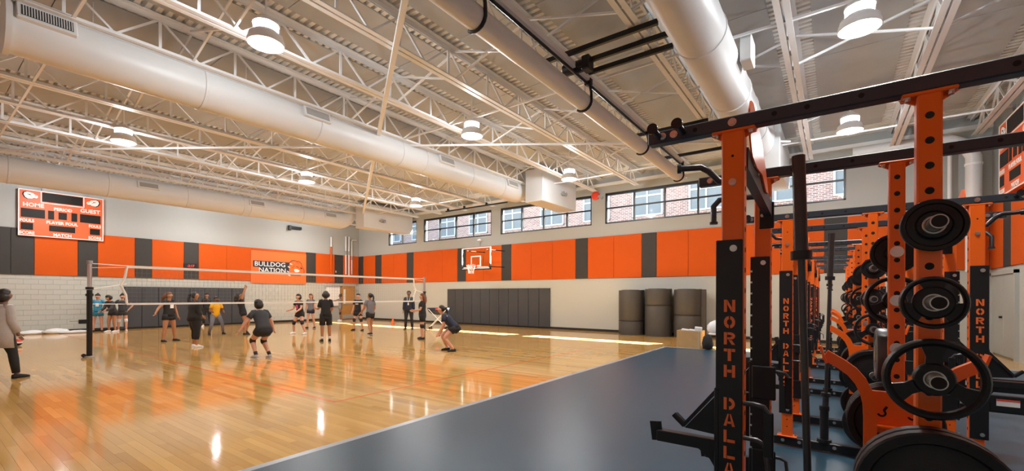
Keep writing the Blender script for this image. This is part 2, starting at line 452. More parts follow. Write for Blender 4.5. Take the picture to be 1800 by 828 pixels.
# --- windows
for i, (a, b) in enumerate(WINS):
    fr = MB(); yw = YB+0.09; t = 0.06
    for z in (Z0+t/2, Z1-t/2-0.02): fr.box(((a+b)/2, yw, z), (b-a, 0.12, t if z < 5 else 0.10))
    for x in (a+t/2, b-t/2): fr.box((x, yw, (Z0+Z1)/2), (t, 0.12, Z1-Z0))
    wn = struct(fr.build('window_%d' % (i+1), 'frame'))
    n = 2 if b-a < 3 else 4
    zm = Z0+0.66; w1 = (b-a)/n
    for k in range(1, n): MB().box((a+w1*k, yw, (Z0+Z1)/2), (0.06, 0.10, Z1-Z0-0.14)).build('mullion', 'frame', wn)
    for k in range(n):
        MB().box((a+w1*(k+0.5), yw, zm), (w1-0.06, 0.09, 0.05)).build('transom', 'frame', wn)
        for z0, z1 in ((Z0+0.05, zm-0.02), (zm+0.02, Z1-0.09)):
            MB().box((a+w1*(k+0.5), yw, (z0+z1)/2), (w1-0.05, 0.012, z1-z0)).build('pane', 'glass', wn)

# --- ceiling: ribbed deck, acoustic boards, joists, bracing
rib = MB(); y = YF; prof = []
while y < YB:
    prof += [(y, 0.0), (y+0.075, 0.0), (y+0.088, 0.065), (y+0.137, 0.065)]; y += 0.15
vs = [(XL, p[0], ZC-0.07+p[1]) for p in prof]+[(XR, p[0], ZC-0.07+p[1]) for p in prof]; n = len(prof)
rib.add(vs, [(i, i+1, n+i+1, n+i) for i in range(n-1)])
ce = struct(MB().box(((XL+XR)/2, (YF+YB)/2, ZC+0.15), (XR-XL+0.6, YB-YF+0.6, 0.26)).build('ceiling', 'deck'))
rib.build('ribbed_deck', 'deck', ce, fix=False)
JX = [-24.2, -22.45, -20.65, -18.85, -17.05, -15.25, -13.45, -11.65, -9.85, -8.08, -6.28, -4.5, -2.62, -0.65, 1.4, 3.1]
PZ = 6.52
for a, b in zip(JX[:-1], JX[1:]):
    xc = (a+b)/2; pw = b-a-0.62; y = YF+0.05
    while y < YB-1.2:
        y1 = min(y+2.44, YB-1.0)
        MB().box((xc, (y+y1)/2, PZ+0.03), (pw, y1-y-0.014, 0.038)).build('ceiling_panel', 'tectum', ce)
        y = y1
BZ0, TZ0 = 5.87, 6.42
chord_b = MB(); chord_t = MB()
for s in (-1, 1):
    y0, y1 = YF+0.55, YB-0.55
    chord_b.box((s*0.062, (y0+y1)/2, BZ0+0.006), (0.092, y1-y0, 0.012)).box((s*0.021, (y0+y1)/2, BZ0+0.045), (0.010, y1-y0, 0.08))
    y0, y1 = YF, YB
    chord_t.box((s*0.062, (y0+y1)/2, TZ0+0.09), (0.092, y1-y0, 0.012)).box((s*0.021, (y0+y1)/2, TZ0+0.045), (0.010, y1-y0, 0.09))
chord_b = chord_b.mesh('bottom_chord'); chord_t = chord_t.mesh('top_chord')
for me in (chord_b, chord_t): me.materials.append(M['white'])
NP = 14; y0, y1 = YF+0.6, YB-0.6; st_ = (y1-y0)/NP
dg1 = MB().bar((0, 0, BZ0+0.05), (0, st_/2, TZ0+0.05), 0.034, 0.034, up=(1,0,0)).mesh('web_bar')
dg2 = MB().bar((0, 0, TZ0+0.05), (0, st_/2, BZ0+0.05), 0.034, 0.034, up=(1,0,0)).mesh('web_bar')
vt = MB().bar((0, 0, BZ0+0.02), (0, 0, TZ0+0.05), 0.045, 0.030, up=(1,0,0)).mesh('web_post')
for me in (dg1, dg2, vt): me.materials.append(M['white'])
for x in JX:
    j = link('joist', chord_t, ce, (x, 0, 0))
    link('bottom_chord', chord_b, j)
    far = x < -14
    wb_ = MB()
    for k in range(NP):
        ya = y0+k*st_
        if far:
            wb_.bar((0, ya, BZ0+0.05), (0, ya+st_/2, TZ0+0.05), 0.034, 0.034, up=(1,0,0)).bar((0, ya+st_/2, TZ0+0.05), (0, ya+st_, BZ0+0.05), 0.034, 0.034, up=(1,0,0)).bar((0, ya+st_/2, BZ0+0.02), (0, ya+st_/2, TZ0+0.05), 0.045, 0.03, up=(1,0,0))
        else:
            link('web_bar', dg1, j, (0, ya, 0)); link('web_bar', dg2, j, (0, ya+st_/2, 0)); link('web_post', vt, j, (0, ya+st_/2, 0))
    if far: q = wb_.build('web_bars', 'white', j, fix=False); q['kind'] = 'stuff'
# cross bridging between joists and the long diagonal rods under them
for yb in (3.2, 6.6, 10.0, 13.4):
    for a, b in zip(JX[:-1], JX[1:]):
        MB().bar((a+0.05, yb, TZ0+0.04), (b-0.05, yb, BZ0+0.06), 0.035, 0.035).build('bridging_bar', 'white', ce)
        MB().bar((a+0.05, yb+0.04, BZ0+0.06), (b-0.05, yb+0.04, TZ0+0.04), 0.035, 0.035).build('bridging_bar', 'white', ce)
for yb in (1.6, 8.3, 15.0):
    MB().bar((XL+0.2, yb, BZ0+0.03), (XR-0.2, yb, BZ0+0.03), 0.04, 0.04).build('bridging_bar', 'white', ce)
MB().bar((-22.9, 0.0, BZ0-0.03), (-1.0, 14.6, BZ0-0.03), 0.05, 0.05).build('diagonal_brace', 'white', ce)
MB().bar((-0.5, 1.27, BZ0-0.05), (-24.6, 17.3, BZ0-0.05), 0.09, 0.09).build('diagonal_brace', 'white', ce)
# daylight-lit ledger along the window wall
MB().box(((XL+XR)/2, YB-0.05, 6.22), (XR-XL, 0.10, 0.12)).build('wall_ledger', 'white', ce)

# --- outside
ex = thing('brick_building', 'brick building with pale windows seen through the high windows', 'building', (-10, 27.0, 0))
bw = MB().box((0, 2.0, 6.0), (60, 4.0, 16.0)).build('wall', 'brick', ex)
k = 0
for zc in (4.2, 7.6, 11.0):
    for i in range(16):
        xx = -26.5+3.4*i
        f = MB()
        for dx in (-0.9, 0, 0.9): f.box((dx, 0, 0), (0.10, 0.12, 2.3))
        for dz in (-1.1, 0.1, 1.1): f.box((0, 0, dz), (1.9, 0.11, 0.10))
        fo = f.build('window', 'ext_trim', ex, loc=(xx, -0.05, zc))
        MB().box((0, 0.02, 0), (1.8, 0.03, 2.2)).build('pane', 'ext_pane', fo)
struct(MB().box((-10, 22.6, -0.3), (70, 9.4, 0.2)).build('ground', 'ground'))
# ================================================================ ducts
def arc(c, r, a0, a1, n, f): return [f(c, r, a0+(a1-a0)*i/n) for i in range(n+1)]
def duct(name_label, X, z, r, y0, ye, box, vents, seams, capped):
    d = thing('air_duct', name_label, 'duct', (X, y0, z), 0, 'round white air ducts under the roof')
    rb = 0.72
    path = [(0, y, 0) for y in (0, (ye-y0)*0.5, ye-y0-rb)] + [(0, ye-y0-rb+rb*math.sin(PI/2*i/8), rb-rb*math.cos(PI/2*i/8)) for i in range(1, 9)] + [(0, ye-y0, 6.5-z)]
    MB().tube(path, r, 32).build('pipe', 'duct', d, smooth=True)
    for s in seams:
        MB().lathe([(r+0.001, -0.03), (r+0.014, -0.02), (r+0.014, 0.02), (r+0.001, 0.03)], (0, s-y0, 0), 'Y', 32).build('seam_ring', 'duct', d, smooth=True)
    k = 0
    s = y0+1.0
    while s < ye-1.5:
        MB().tube([(0, s-y0, r), (0, s-y0, 6.5-z)], 0.008, 6).build('hanger_rod', 'white', d); s += 2.44
    for s in vents:
        v = MB().box((r*0.93, s-y0, 0.12), (0.14, 0.66, 0.26), rot=(0, -0.28, 0), bev=0.01).build('vent', 'duct', d)
        MB().box((r*0.93+0.066, s-y0, 0.135), (0.02, 0.56, 0.17), rot=(0, -0.28, 0)).build('grille', 'grille' if s < 3 else 'steel_grey', v)
        if s < 3:
            fb = MB()
            for q in range(19): fb.box((r*0.93+0.078, s-y0-0.26+q*0.029, 0.139), (0.012, 0.010, 0.165), rot=(0, -0.28, 0))
            fb.build('grille_fins', 'duct', v)
    if box:
        (a, b), (c, e), (g, h) = box
        bx = MB().box(((a+b)/2-X, (c+e)/2-y0, (g+h)/2-z), (b-a, e-c, h-g), bev=0.02).build('plenum_box', 'duct', d)
    if capped:
        MB().lathe([(0.0, -0.02), (r+0.03, -0.02), (r+0.03, 0.05), (r, 0.05)], (0, 0, 0), 'Y', 32).build('end_cap', 'duct', d, smooth=True)
    return d
duct('long round white air duct over the court, nearest end capped beside a black grille', -10.25, 5.62, 0.40, 0.92, 14.95, ((-9.65,-8.85),(14.15,16.8),(5.10,6.35)), (1.33,5.75,10.07,13.6), (3.5,5.9,8.4,9.3,11.4,13.2), True)
duct('round white air duct running above the scoreboard and the banner', -21.4, 5.50, 0.43, -0.8, 14.35, ((-20.6,-19.85),(14.2,17.5),(5.08,6.35)), (5.5,9.4,13.0), (2.0,4.4,6.8,8.9,9.2,11.6), False)
duct('broad round white air duct between the curtain roll and the weight racks', -1.72, 5.65, 0.385, -0.8, 14.3, ((-1.95,-1.22),(14.3,17.5),(5.1,6.35)), (), (2.6,5.0,7.4,9.9,10.9,12.4), False)
sb = MB().box((-1.22, 8.6, 5.72), (0.18, 0.42, 0.42), bev=0.015)
tag(sb.build('junction_box', 'white'), 'small white box on the flank of the broad duct over the racks', 'box')
# duct and pipes in the right far corner
cd = thing('corner_duct', 'grey duct turning down into the right far corner of the window wall', 'duct', (3.05, 17.05, 0))
MB().tube([(-2.6,0,5.85),(-1.2,0,5.85),(-0.5,0,5.81),(-0.12,0,5.60),(0.0,0,5.3),(0,0,2.2)], [0.2,0.2,0.2,0.19,0.17,0.16], 20).build('pipe', 'duct', cd, smooth=True)
for zz in (5.1, 4.1): MB().lathe([(0.165,-0.04),(0.185,-0.03),(0.185,0.03),(0.165,0.04)], (0,0,zz), 'Z', 20).build('collar', 'white', cd)
tag(MB().tube([(2.62,17.3,2.0),(2.62,17.3,5.75),(2.5,17.3,5.95),(1.6,17.3,5.98)], 0.05, 10).build('wall_pipe', 'duct', smooth=True), 'thin white pipe beside the thick duct in the right far corner', 'pipe')

# ================================================================ ceiling lamps
def make_lamp():
    L = thing('ceiling_lamp', '', 'lamp', (0,0,5.5), 0, 'round white pendant lamps under the roof')
    MB().lathe([(0.262,0.0),(0.272,0.01),(0.268,0.06),(0.235,0.15),(0.175,0.20),(0.172,0.203),(0.245,0.14),(0.255,0.06),(0.255,0.0),(0.262,0.0)], (0,0,0), 'Z', 28, cap=False).build('reflector', 'white', L, smooth=True)
    MB().lathe([(0.0,0.018),(0.254,0.018),(0.254,0.028),(0.0,0.028)], (0,0,0), 'Z', 28).build('lens', 'lens', L)
    MB().lathe([(0.172,0.20),(0.18,0.23),(0.18,0.30),(0.165,0.32)], (0,0,0), 'Z', 24).build('refractor', 'collar', L, smooth=True)
    MB().lathe([(0.19,0.315),(0.19,0.35),(0.12,0.42),(0.06,0.46),(0.03,0.47)], (0,0,0), 'Z', 24).build('cap', 'white', L, smooth=True)
    MB().tube([(0,0,0.46),(0,0,0.98)], 0.016, 8).build('stem', 'white', L)
    ad = bpy.data.lights.new('lamp_beam', 'AREA'); ad.shape = 'DISK'; ad.size = 0.46; ad.energy = LAMP_DOWN; ad.color = (1.0, 0.985, 0.955)
    ao = bpy.data.objects.new('lamp_beam', ad); COL.objects.link(ao); ao.parent = L; ao.location = (0, 0, 0.012)
    for nm, pw, z, sz in (('lamp_light', LAMP_W, -0.07, 0.06), ('lamp_glow', LAMP_UP, 0.255, 0.05)):
        pd = bpy.data.lights.new(nm, 'POINT'); pd.energy = pw; pd.shadow_soft_size = sz; pd.color = (1.0, 0.985, 0.955) if z < 0 else (0.86, 0.94, 1.0)
        po = bpy.data.objects.new(nm, pd); COL.objects.link(po); po.parent = L; po.location = (0, 0, z)
    return L
def copy_lamp(L, loc, label):
    c = copy_tree(L); c.location = loc; c['label'] = label; return c
LY = ['near row', 'middle row', 'row by the windows']
LXn = [(-7.35, 'second bay left of the racks'), (-15.05, 'bay above the volleyball net'), (0.3, 'bay directly above the racks'), (-22.6, 'bay along the scoreboard wall')]
lamp0 = make_lamp(); first = True
for X, nm in LXn:
    for Y, yn in zip((3.42, 8.4, 13.45), LY):
        lb = 'round pendant lamp %s, %s' % (yn, nm)
        if first: lamp0.location = (X, Y, 5.5); lamp0['label'] = lb; first = False
        else: copy_lamp(lamp0, (X, Y, 5.5), lb)

# ================================================================ roll-up divider curtain
cu = thing('divider_curtain', 'rolled-up white divider curtain hanging in black straps under the roof', 'curtain', (-4.0, 0, 5.32))
MB().tube([(0,-0.6,0),(0,14.7,0)], 0.165, 24).build('roll', 'duct', cu, smooth=True)
MB().tube([(0.10,-0.6,0.33),(0.10,14.7,0.33)], 0.028, 8).build('batten_pipe', 'black', cu, smooth=True)
MB().box((0.10, 7.0, 0.42), (0.12, 15.2, 0.10)).build('support_channel', 'white', cu)
for y in (1.4, 4.64, 7.88, 11.15, 14.4):
    MB().tube([(0.12,y,0.38),(0.17,y,0.15)]+[(0.178*math.cos(a), y, 0.178*math.sin(a)) for a in [0.2-i*0.36 for i in range(8)]], 0.028, 8).build('strap', 'black', cu, smooth=True)
    MB().box((0.11, y, 0.36), (0.14, 0.10, 0.12), bev=0.01).build('clamp', 'black', cu)
mo = MB().tube([(-0.12,7.35,0.42),(0.28,7.35,0.42)], 0.11, 14).box((0.35,7.35,0.42), (0.16,0.22,0.26), bev=0.02).build('motor', 'black', cu)
MB().lathe([(0.0,-0.02),(0.09,-0.02),(0.09,0.0),(0.05,0.01),(0.0,0.01)], (-0.13,7.35,0.42), 'X', 14).build('motor_hub', 'chrome', mo)
for y, a, b in ((6.98,-0.45,1.75),(7.40,-0.2,1.8),(7.80,-0.05,1.75),(11.6,-0.3,1.5),(14.0,-0.3,1.6)):
    MB().box(((a+b)/2, y, 0.50), (b-a, 0.055, 0.085)).build('track_bar', 'black', cu)

# ================================================================ scoreboards
def dog_poly(sx=1): return [(sx*x, y) for x, y in [(-0.19,0.02),(-0.17,0.10),(-0.10,0.135),(-0.02,0.12),(0.06,0.10),(0.10,0.05),(0.18,0.02),(0.19,-0.05),(0.15,-0.09),(0.08,-0.08),(0.02,-0.12),(-0.08,-0.13),(-0.15,-0.08)]]
def scoreboard(loc, rz, label):
    # local: x to the right as one faces the board, z up, front at y = -0.06; 2.42 x 1.77
    s = thing('scoreboard', label, 'scoreboard', loc, rz, 'orange scoreboards')
    MB().box((0,0,0), (2.42,0.12,1.77), bev=0.006).build('case', 'board_orange', s)
    f = MB(); yf = -0.064
    f.box((0,yf,0.87),(2.42,0.012,0.03)).box((0,yf,-0.87),(2.42,0.012,0.03)).box((-1.195,yf,0),(0.03,0.012,1.71)).box((1.195,yf,0),(0.03,0.012,1.71))
    f.box((0,yf,0.44),(1.22,0.012,0.03)).box((-0.605,yf,0.65),(0.03,0.012,0.42)).box((0.605,yf,0.65),(0.03,0.012,0.42))
    f.build('trim', 'text_white', s)
    def scr(x0, x1, z0, z1): MB().box(((x0+x1)/2, -0.062, (z0+z1)/2), (x1-x0, 0.014, z1-z0)).build('display', 'screen', s)
    for q in ((-0.58,0.57,0.49,0.84),(-1.14,-0.50,-0.18,0.16),(-0.42,-0.25,-0.18,0.16),(-0.13,0.11,-0.15,0.13),(0.24,0.41,-0.18,0.16),(0.49,1.12,-0.18,0.16),(-1.14,-0.82,-0.65,-0.39),(-0.39,0.35,-0.645,-0.415),(0.79,1.10,-0.645,-0.40)): scr(*q)
    for t, x, z, h, w_ in (('HOME',-0.81,0.305,0.165,0),('GUEST',0.80,0.30,0.165,0),('PERIOD',0,0.24,0.125,0),('FOULS',-0.98,-0.305,0.12,0),('FOULS',0.945,-0.30,0.12,0),('PLAYER FOUL',-0.02,-0.305,0.12,0),('SCORE',-0.98,-0.775,0.12,0),('SCORE',0.945,-0.78,0.12,0),('MATCH',-0.015,-0.78,0.125,0)):
        text('lettering', t, h*1.28, 'text_white', (x,-0.0615,z), (PI/2,0,0), s, bold=0.005, sx=0.84 if t in ('FOULS','SCORE') else 0.95)
    for sx, x in ((1,-0.88),(-1,0.88)):
        MB().prism([(p[0]*1.1-0.02*sx,p[1]*1.12) for p in dog_poly(sx)], (x,-0.0605,0.665), (1,0,0), (0,0,1), (0,-0.003,0)).build('emblem_shadow', 'screen', s)
        e = MB().prism(dog_poly(sx), (x,-0.0635,0.665), (1,0,0), (0,0,1), (0,-0.003,0)).build('emblem', 'text_white', s)
        d = MB()
        for a, b, c in ((-0.03,0.03,0.022),(-0.08,0.04,0.012),(0.13,0.005,0.016),(0.02,-0.02,0.012)): d.box((x+sx*a,-0.068,0.665+b),(c*2.6,0.004,c*1.3), rot=(0,0.4*sx,0))
        d.build('emblem_lines', 'screen', e)
    f = MB()
    for x in (-0.55, 0.75): f.box((x, 0.04, 0.98), (0.06, 0.05, 0.40))
    f.build('mount_strut', 'steel_grey', s)
    return s
scoreboard((-25.01, 3.81, 4.645), PI/2, 'orange scoreboard with HOME and GUEST displays high on the left wall')
scoreboard((3.38, 14.84, 4.86), -PI/2, 'orange scoreboard cut by the right picture edge, high on the right wall')

# ================================================================ banner
bn = thing('banner', 'orange banner reading BULLDOG NATION with a dog head emblem, on the panels', 'banner', (-25.035, 12.43, 3.04), PI/2)
MB().box((0,0,0), (3.04,0.012,1.74)).build('cloth', mat('banner_orange', (0.85,0.16,0.03), 0.35, vary=0.05), bn)
MB().prism([(-1.42,0.33),(0.62,0.33),(0.75,0.22),(0.75,-0.34),(-1.13,-0.34),(-1.13,-0.01),(-1.42,-0.01)], (0,-0.007,0), (1,0,0), (0,0,1), (0,-0.003,0)).build('name_panel', 'navy', bn)
text('lettering', 'BULLDOG', 0.345, 'text_white', (-0.52,-0.011,0.155), (PI/2,0,0), bn, bold=0.004, sx=1.06)
text('lettering', 'NATION', 0.345, 'text_white', (-0.40,-0.011,-0.165), (PI/2,0,0), bn, bold=0.004, sx=1.10)
hd = [(0.50,0.10),(0.55,0.30),(0.66,0.40),(0.80,0.44),(0.98,0.40),(1.10,0.40),(1.22,0.28),(1.26,0.12),(1.33,0.02),(1.38,-0.12),(1.36,-0.28),(1.24,-0.30),(1.16,-0.37),(0.90,-0.37),(0.66,-0.36),(0.52,-0.22)]
MB().prism([(0.94+(x-0.94)*1.09, y*1.10-0.002) for x, y in hd], (0,-0.009,0), (1,0,0), (0,0,1), (0,-0.003,0)).build('emblem_outline', 'navy', bn)
e = MB().prism(hd, (0,-0.0125,0), (1,0,0), (0,0,1), (0,-0.003,0)).build('emblem', mat('emblem_orange', (0.85,0.14,0.02), 0.4), bn)
MB().prism([(0.83,-0.02),(0.98,-0.02),(1.14,-0.12),(1.02,-0.20),(0.86,-0.20),(0.80,-0.10)], (0,-0.016,0), (1,0,0), (0,0,1), (0,-0.003,0)).build('muzzle', 'text_white', e)
d = MB()
for a, b, l, h_, r_ in ((1.00,0.10,0.16,0.035,0.35),(1.22,0.04,0.12,0.07,0.5),(0.76,0.10,0.24,0.02,-0.8),(1.13,-0.27,0.24,0.025,0.1),(0.86,-0.25,0.10,0.02,0.2),(1.00,0.34,0.20,0.02,0.3)): d.box((a,-0.018,b),(l,0.004,h_), rot=(0,r_,0))
d.build('emblem_lines', 'navy', e)
f = MB()
for a, b in ((0.62,0.25),(0.50,0.07),(0.45,-0.19),(0.52,-0.40)): f.box((a,-0.018,b),(0.14,0.004,0.05), rot=(0,0.4,0))
f.build('collar_spike', 'text_white', e)

# ================================================================ small things on the left and back walls
c = thing('wall_clock', 'small red digital clock on a charcoal panel of the left wall', 'clock', (-25.03, 8.18, 2.90), PI/2)
MB().box((0,0,0),(0.56,0.06,0.24), bev=0.01).build('case', 'black', c)
text('digits', '-2:17', 0.15, 'led_red', (0,-0.032,0), (PI/2,0,0), c)
pr = thing('projector', 'black projector box bolted high on the left wall under the duct', 'projector', (-25.02, 13.3, 5.36), PI/2)
MB().box((0,-0.05,0),(0.62,0.20,0.16), bev=0.02).build('body', 'black', pr); MB().box((-0.36,-0.06,-0.03),(0.14,0.18,0.28), bev=0.02).build('bracket', 'black', pr)
for i, (y, r, z0, zt, lb) in enumerate(((15.52,0.055,2.35,5.1,'thin white pipe on the left wall beside the banner'),(16.54,0.05,2.85,5.25,'first of three white pipes near the left wall corner'),(16.76,0.05,2.80,5.25,'middle of three white pipes near the left wall corner'),(16.97,0.04,2.85,4.95,'last of three white pipes nearest the corner of the left wall'))):
    p = thing('conduit', lb, 'pipe', (-25.045+r, y, z0))
    for zb in (0.3, zt-z0-0.35): MB().box((-r-0.02,0,zb),(0.07,0.05,0.05)).build('wall_bracket', 'steel_grey', p)
    mid = zt-1.15 if i else zt-0.6
    MB().tube([(0,0,0),(0,0,mid-z0)], r, 10).build('lower_pipe', 'orange_pad' if i == 0 else 'duct', p, smooth=True)
    MB().tube([(0,0,mid-z0),(0,0,zt-z0)]+([(0,0.03,zt-z0+0.1),(0.05,0.3,zt-z0+0.12)] if i == 3 else []), r, 10).build('upper_pipe', 'duct', p, smooth=True)
    if i: MB().tube([(0,0,mid-z0-0.02),(0,0,mid-z0+0.22)], r+0.006, 10).build('pipe_band', 'steel_grey', p, smooth=True)
tag(MB().box((-25.0, 15.85, 2.98),(0.06,0.07,0.12), bev=0.01).build('wall_switch', 'steel_grey'), 'small grey box on the orange panel beside the thin pipe', 'switch box')
sp_ = thing('smoke_strobe', 'small white horn speaker above the panels under the second window', 'alarm', (-14.75, 17.50, 4.08))
MB().tube([(0,0,0),(0,0,0.22)], 0.02, 8).build('stem', 'steel_grey', sp_); MB().lathe([(0.03,0.22),(0.15,0.26),(0.15,0.30),(0.0,0.33)], (0,0,0), 'Z', 14).build('horn', 'white', sp_)
for i, (x, z, lb) in enumerate(((-8.3,5.82,'red alarm bell with a floodlight on the window wall beside the plenum'),)):
    b = thing('alarm_bell', lb, 'alarm', (x, 17.515, z)); MB().lathe([(0.0,-0.08),(0.14,-0.07),(0.19,-0.02),(0.19,0.04)], (0,0,0), 'Y', 16).build('bell', 'red', b, smooth=True); MB().box((0.26,-0.05,-0.1),(0.2,0.12,0.12), rot=(0,0.5,0)).build('floodlight', 'steel_grey', b)
for x, y, z, lb in ((-8.85,15.6,5.62,'grey twin floodlight on the flank of the middle plenum box'),(-19.85,15.3,5.55,'grey twin floodlight on the flank of the far plenum box')):
    b = thing('floodlight', lb, 'floodlight', (x,y,z)); MB().box((0.05,0,0),(0.1,0.12,0.16), bev=0.01).build('base', 'steel_grey', b)
    for s in (-1,1): MB().lathe([(0.03,-0.06),(0.08,0.05),(0.07,0.06),(0,0.05)], (0.08,s*0.12,-0.02), 'X', 12).build('head', 'steel_grey', b)

# door in the left wall
dr = struct(MB().box((-25.07, 16.26, 1.04),(0.10,0.06,2.10)).box((-25.07,17.20,1.04),(0.10,0.06,2.10)).box((-25.07,16.73,2.07),(0.10,1.0,0.06)).build('door_1', 'wood_door'))
lf = MB().box((-25.06, 16.73, 1.03),(0.05,0.86,2.02), bev=0.006).build('door_leaf', 'wood_door', dr)
MB().box((-25.032,16.47,1.42),(0.012,0.13,0.95)).build('vision_pane', 'text_white', lf)
MB().box((-25.02,16.73,0.98),(0.04,0.70,0.06)).build('push_bar', 'chrome', lf)
MB().box((-25.03,16.73,0.17),(0.006,0.80,0.24)).build('kick_plate', 'steel_grey', lf)
wb_ = thing('whiteboard', 'white board on the left wall beside the wooden door', 'whiteboard', (-25.06,15.7,1.45))
MB().box((0,0,0),(0.03,0.92,1.16)).build('panel', 'text_white', wb_); MB().box((0.01,0,-0.59),(0.04,0.94,0.03)).box((0.01,0,0.59),(0.04,0.94,0.03)).build('rim', 'chrome', wb_)
# door in the right wall
dr = struct(MB().box((XR-0.03, 15.35, 1.08),(0.10,0.10,2.16)).box((XR-0.03,17.33,1.08),(0.10,0.10,2.16)).box((XR-0.03,16.34,2.13),(0.10,2.08,0.10)).build('door_2', 'door_grey'))
lf = MB().box((XR-0.02, 15.87, 1.05),(0.05,0.93,2.04), bev=0.004).build('door_leaf', 'door_grey', dr); MB().box((XR-0.02, 16.82, 1.05),(0.05,0.93,2.04), bev=0.004).build('door_leaf', 'door_grey', dr)
MB().tube([(XR-0.045,16.45,1.0),(XR-0.10,16.45,1.0)], 0.03, 10).build('door_knob', 'black', lf)

# ================================================================ padded wall mats
def wall_mat(label, along, fixed, inward, a, b, n):
    t = thing('wall_mat', label, 'gym mat', (fixed, a, 0.06) if along == 'y' else (a, fixed, 0.06), 0)
    w_ = (b-a)/n
    for i in range(n):
        c_ = (inward*0.04, w_*(i+0.5), 0.9) if along == 'y' else (w_*(i+0.5), inward*0.04, 0.9)
        MB().box(c_, (0.065, w_-0.012, 1.78) if along == 'y' else (w_-0.012, 0.065, 1.78), bev=0.012).build('pad', 'mat_pad', t)
    c_ = (inward*0.03, (b-a)/2, 1.80) if along == 'y' else ((b-a)/2, inward*0.03, 1.80)
    MB().box(c_, (0.055, b-a, 0.02) if along == 'y' else (b-a, 0.055, 0.02)).build('top_trim', 'base', t)
wall_mat('charcoal padded wall mat on the left wall behind the volleyball net', 'y', XL+0.012, 1, 5.72, 10.6, 8)
wall_mat('charcoal padded wall mat under the hoop on the window wall', 'x', YB-0.008, -1, -17.05, -10.55, 11)

# rolled mats
def rolled(x, y, r, h, zs, label, tail=False):
    t = thing('rolled_mat', label, 'rolled mat', (x,y,0), 0, 'rolled floor mats by the window wall')
    vs = []; n = 40
    rr = [r*(0.985+0.02*random.random()) for _ in range(n)]
    for z, k in ((0,0.99),(0.04,1.0),(zs-0.06,1.0),(zs,0.965),(zs+0.06,1.0),(h-0.05,1.0),(h,0.985)):
        for j in range(n): vs.append((rr[j]*k*math.cos(2*PI*j/n), rr[j]*k*math.sin(2*PI*j/n), z))
    m_ = MB().add(vs, [(i*n+j,i*n+(j+1)%n,(i+1)*n+(j+1)%n,(i+1)*n+j) for i in range(6) for j in range(n)]+[tuple(range(6*n,7*n))])
    if tail: m_.box((r*0.95,-0.02,h/2),(0.36,0.09,h), rot=(0,0,0.1), bev=0.02)
    m_.build('roll', mat('brown_grey_vinyl', (0.055,0.051,0.047), 0.45, vary=0.15, scale=4), t, smooth=True)
    sp_ = MB()
    th = 0; pts = []
    while th < 14: pts.append(((r*(0.97-th/16))*math.cos(th),(r*(0.97-th/16))*math.sin(th),h+0.004)); th += 0.4
    sp_.tube(pts, 0.016, 5).build('spiral_edge', 'base', t)
    MB().lathe([(r*0.975,zs-0.025),(r*1.0,zs-0.02),(r*1.0,zs+0.02),(r*0.975,zs+0.025)], (0,0,0), 'Z', 40).build('strap', 'base', t)
rolled(-6.48,16.98,0.50,1.74,0.55,'leftmost of the three rolled mats, strapped low, by the window wall')
rolled(-5.42,16.98,0.50,1.78,1.17,'middle of the three rolled mats, strapped high')
rolled(-4.34,16.98,0.48,1.76,0.83,'rightmost of the three rolled mats, behind the plywood box', True)

# plywood box, chair with bag
bx = thing('plywood_box', 'open plywood box on the rubber floor in front of the rolled mats', 'box', (-3.40,13.62,0.012), 0.0)
f = MB()
f.box((0,-0.245,0.25),(0.66,0.02,0.50)).box((0,0.245,0.25),(0.66,0.02,0.50)).box((-0.32,0,0.25),(0.02,0.47,0.50)).box((0.32,0,0.25),(0.02,0.47,0.50)).box((0,0,0.012),(0.62,0.47,0.02))
f.build('box_body', 'ply', bx)
MB().box((0.27,-0.245,0.25),(0.012,0.026,0.50)).build('corner_strip', 'tectum', bx)
for i, (a, b, c_, g) in enumerate(((-0.17,0.05,0.52,0.1),(0.05,-0.03,0.52,-0.1),(0.24,-0.12,0.56,0.2))):
    tag(MB().box((-3.40+a,13.62+b,0.012+c_-0.02),(0.20,0.14,0.05 if i != 2 else 0.14), rot=(0.1,0.1,g), bev=0.01).build('folded_towel', 'plastic_white'), ('flat white towel at the left inside the plywood box','white towel in the middle of the plywood box','white packet standing up at the right end of the plywood box','white towel at the back of the plywood box')[i], 'towel')
ch = thing('plastic_chair', 'white plastic chair with black legs beside the plywood box', 'chair', (-2.70,13.75,0.012), 0.15)
MB().box((0,0,0.42),(0.46,0.44,0.05), bev=0.02).build('seat', 'plastic_white', ch)
MB().prism([(-0.22,0),(0.22,0),(0.20,0.30),(0.10,0.36),(-0.10,0.36),(-0.20,0.30)], (0,0.20,0.44), (1,0,0), (0,0.25,1), (0,0.03,0)).build('backrest', 'plastic_white', ch)
for sx in (-1,1):
    for sy in (-1,1): MB().tube([(sx*0.18,sy*0.17,0.40),(sx*0.24,sy*0.22,0.0)], 0.014, 8).build('leg', 'bar', ch)
tag(MB().lathe([(0.0,0.0),(0.20,0.0),(0.25,0.10),(0.24,0.22),(0.16,0.31),(0.05,0.35),(0,0.36)], (-2.72,13.68,0.457), 'Z', 16, 1.0, 0.62).build('laundry_bag', 'plastic_white', smooth='all'), 'bulging white bag lying on the plastic chair', 'bag')
tag(MB().lathe([(0.0,0.0),(0.10,0.02),(0.13,0.12),(0.09,0.22),(0.04,0.25),(0,0.26)], (-2.58,13.72,0.80), 'Z', 12).build('blue_pouch', 'blue', smooth='all'), 'bright blue pouch on top of the white bag', 'bag')
tag(MB().lathe([(0.0,0.0),(0.13,0.02),(0.155,0.16),(0.12,0.34),(0.05,0.42),(0,0.43)], (-2.88,13.36,0.012), 'Z', 14).build('backpack', 'cloth_black', smooth='all'), 'black backpack between the plywood box and the plastic chair', 'bag')

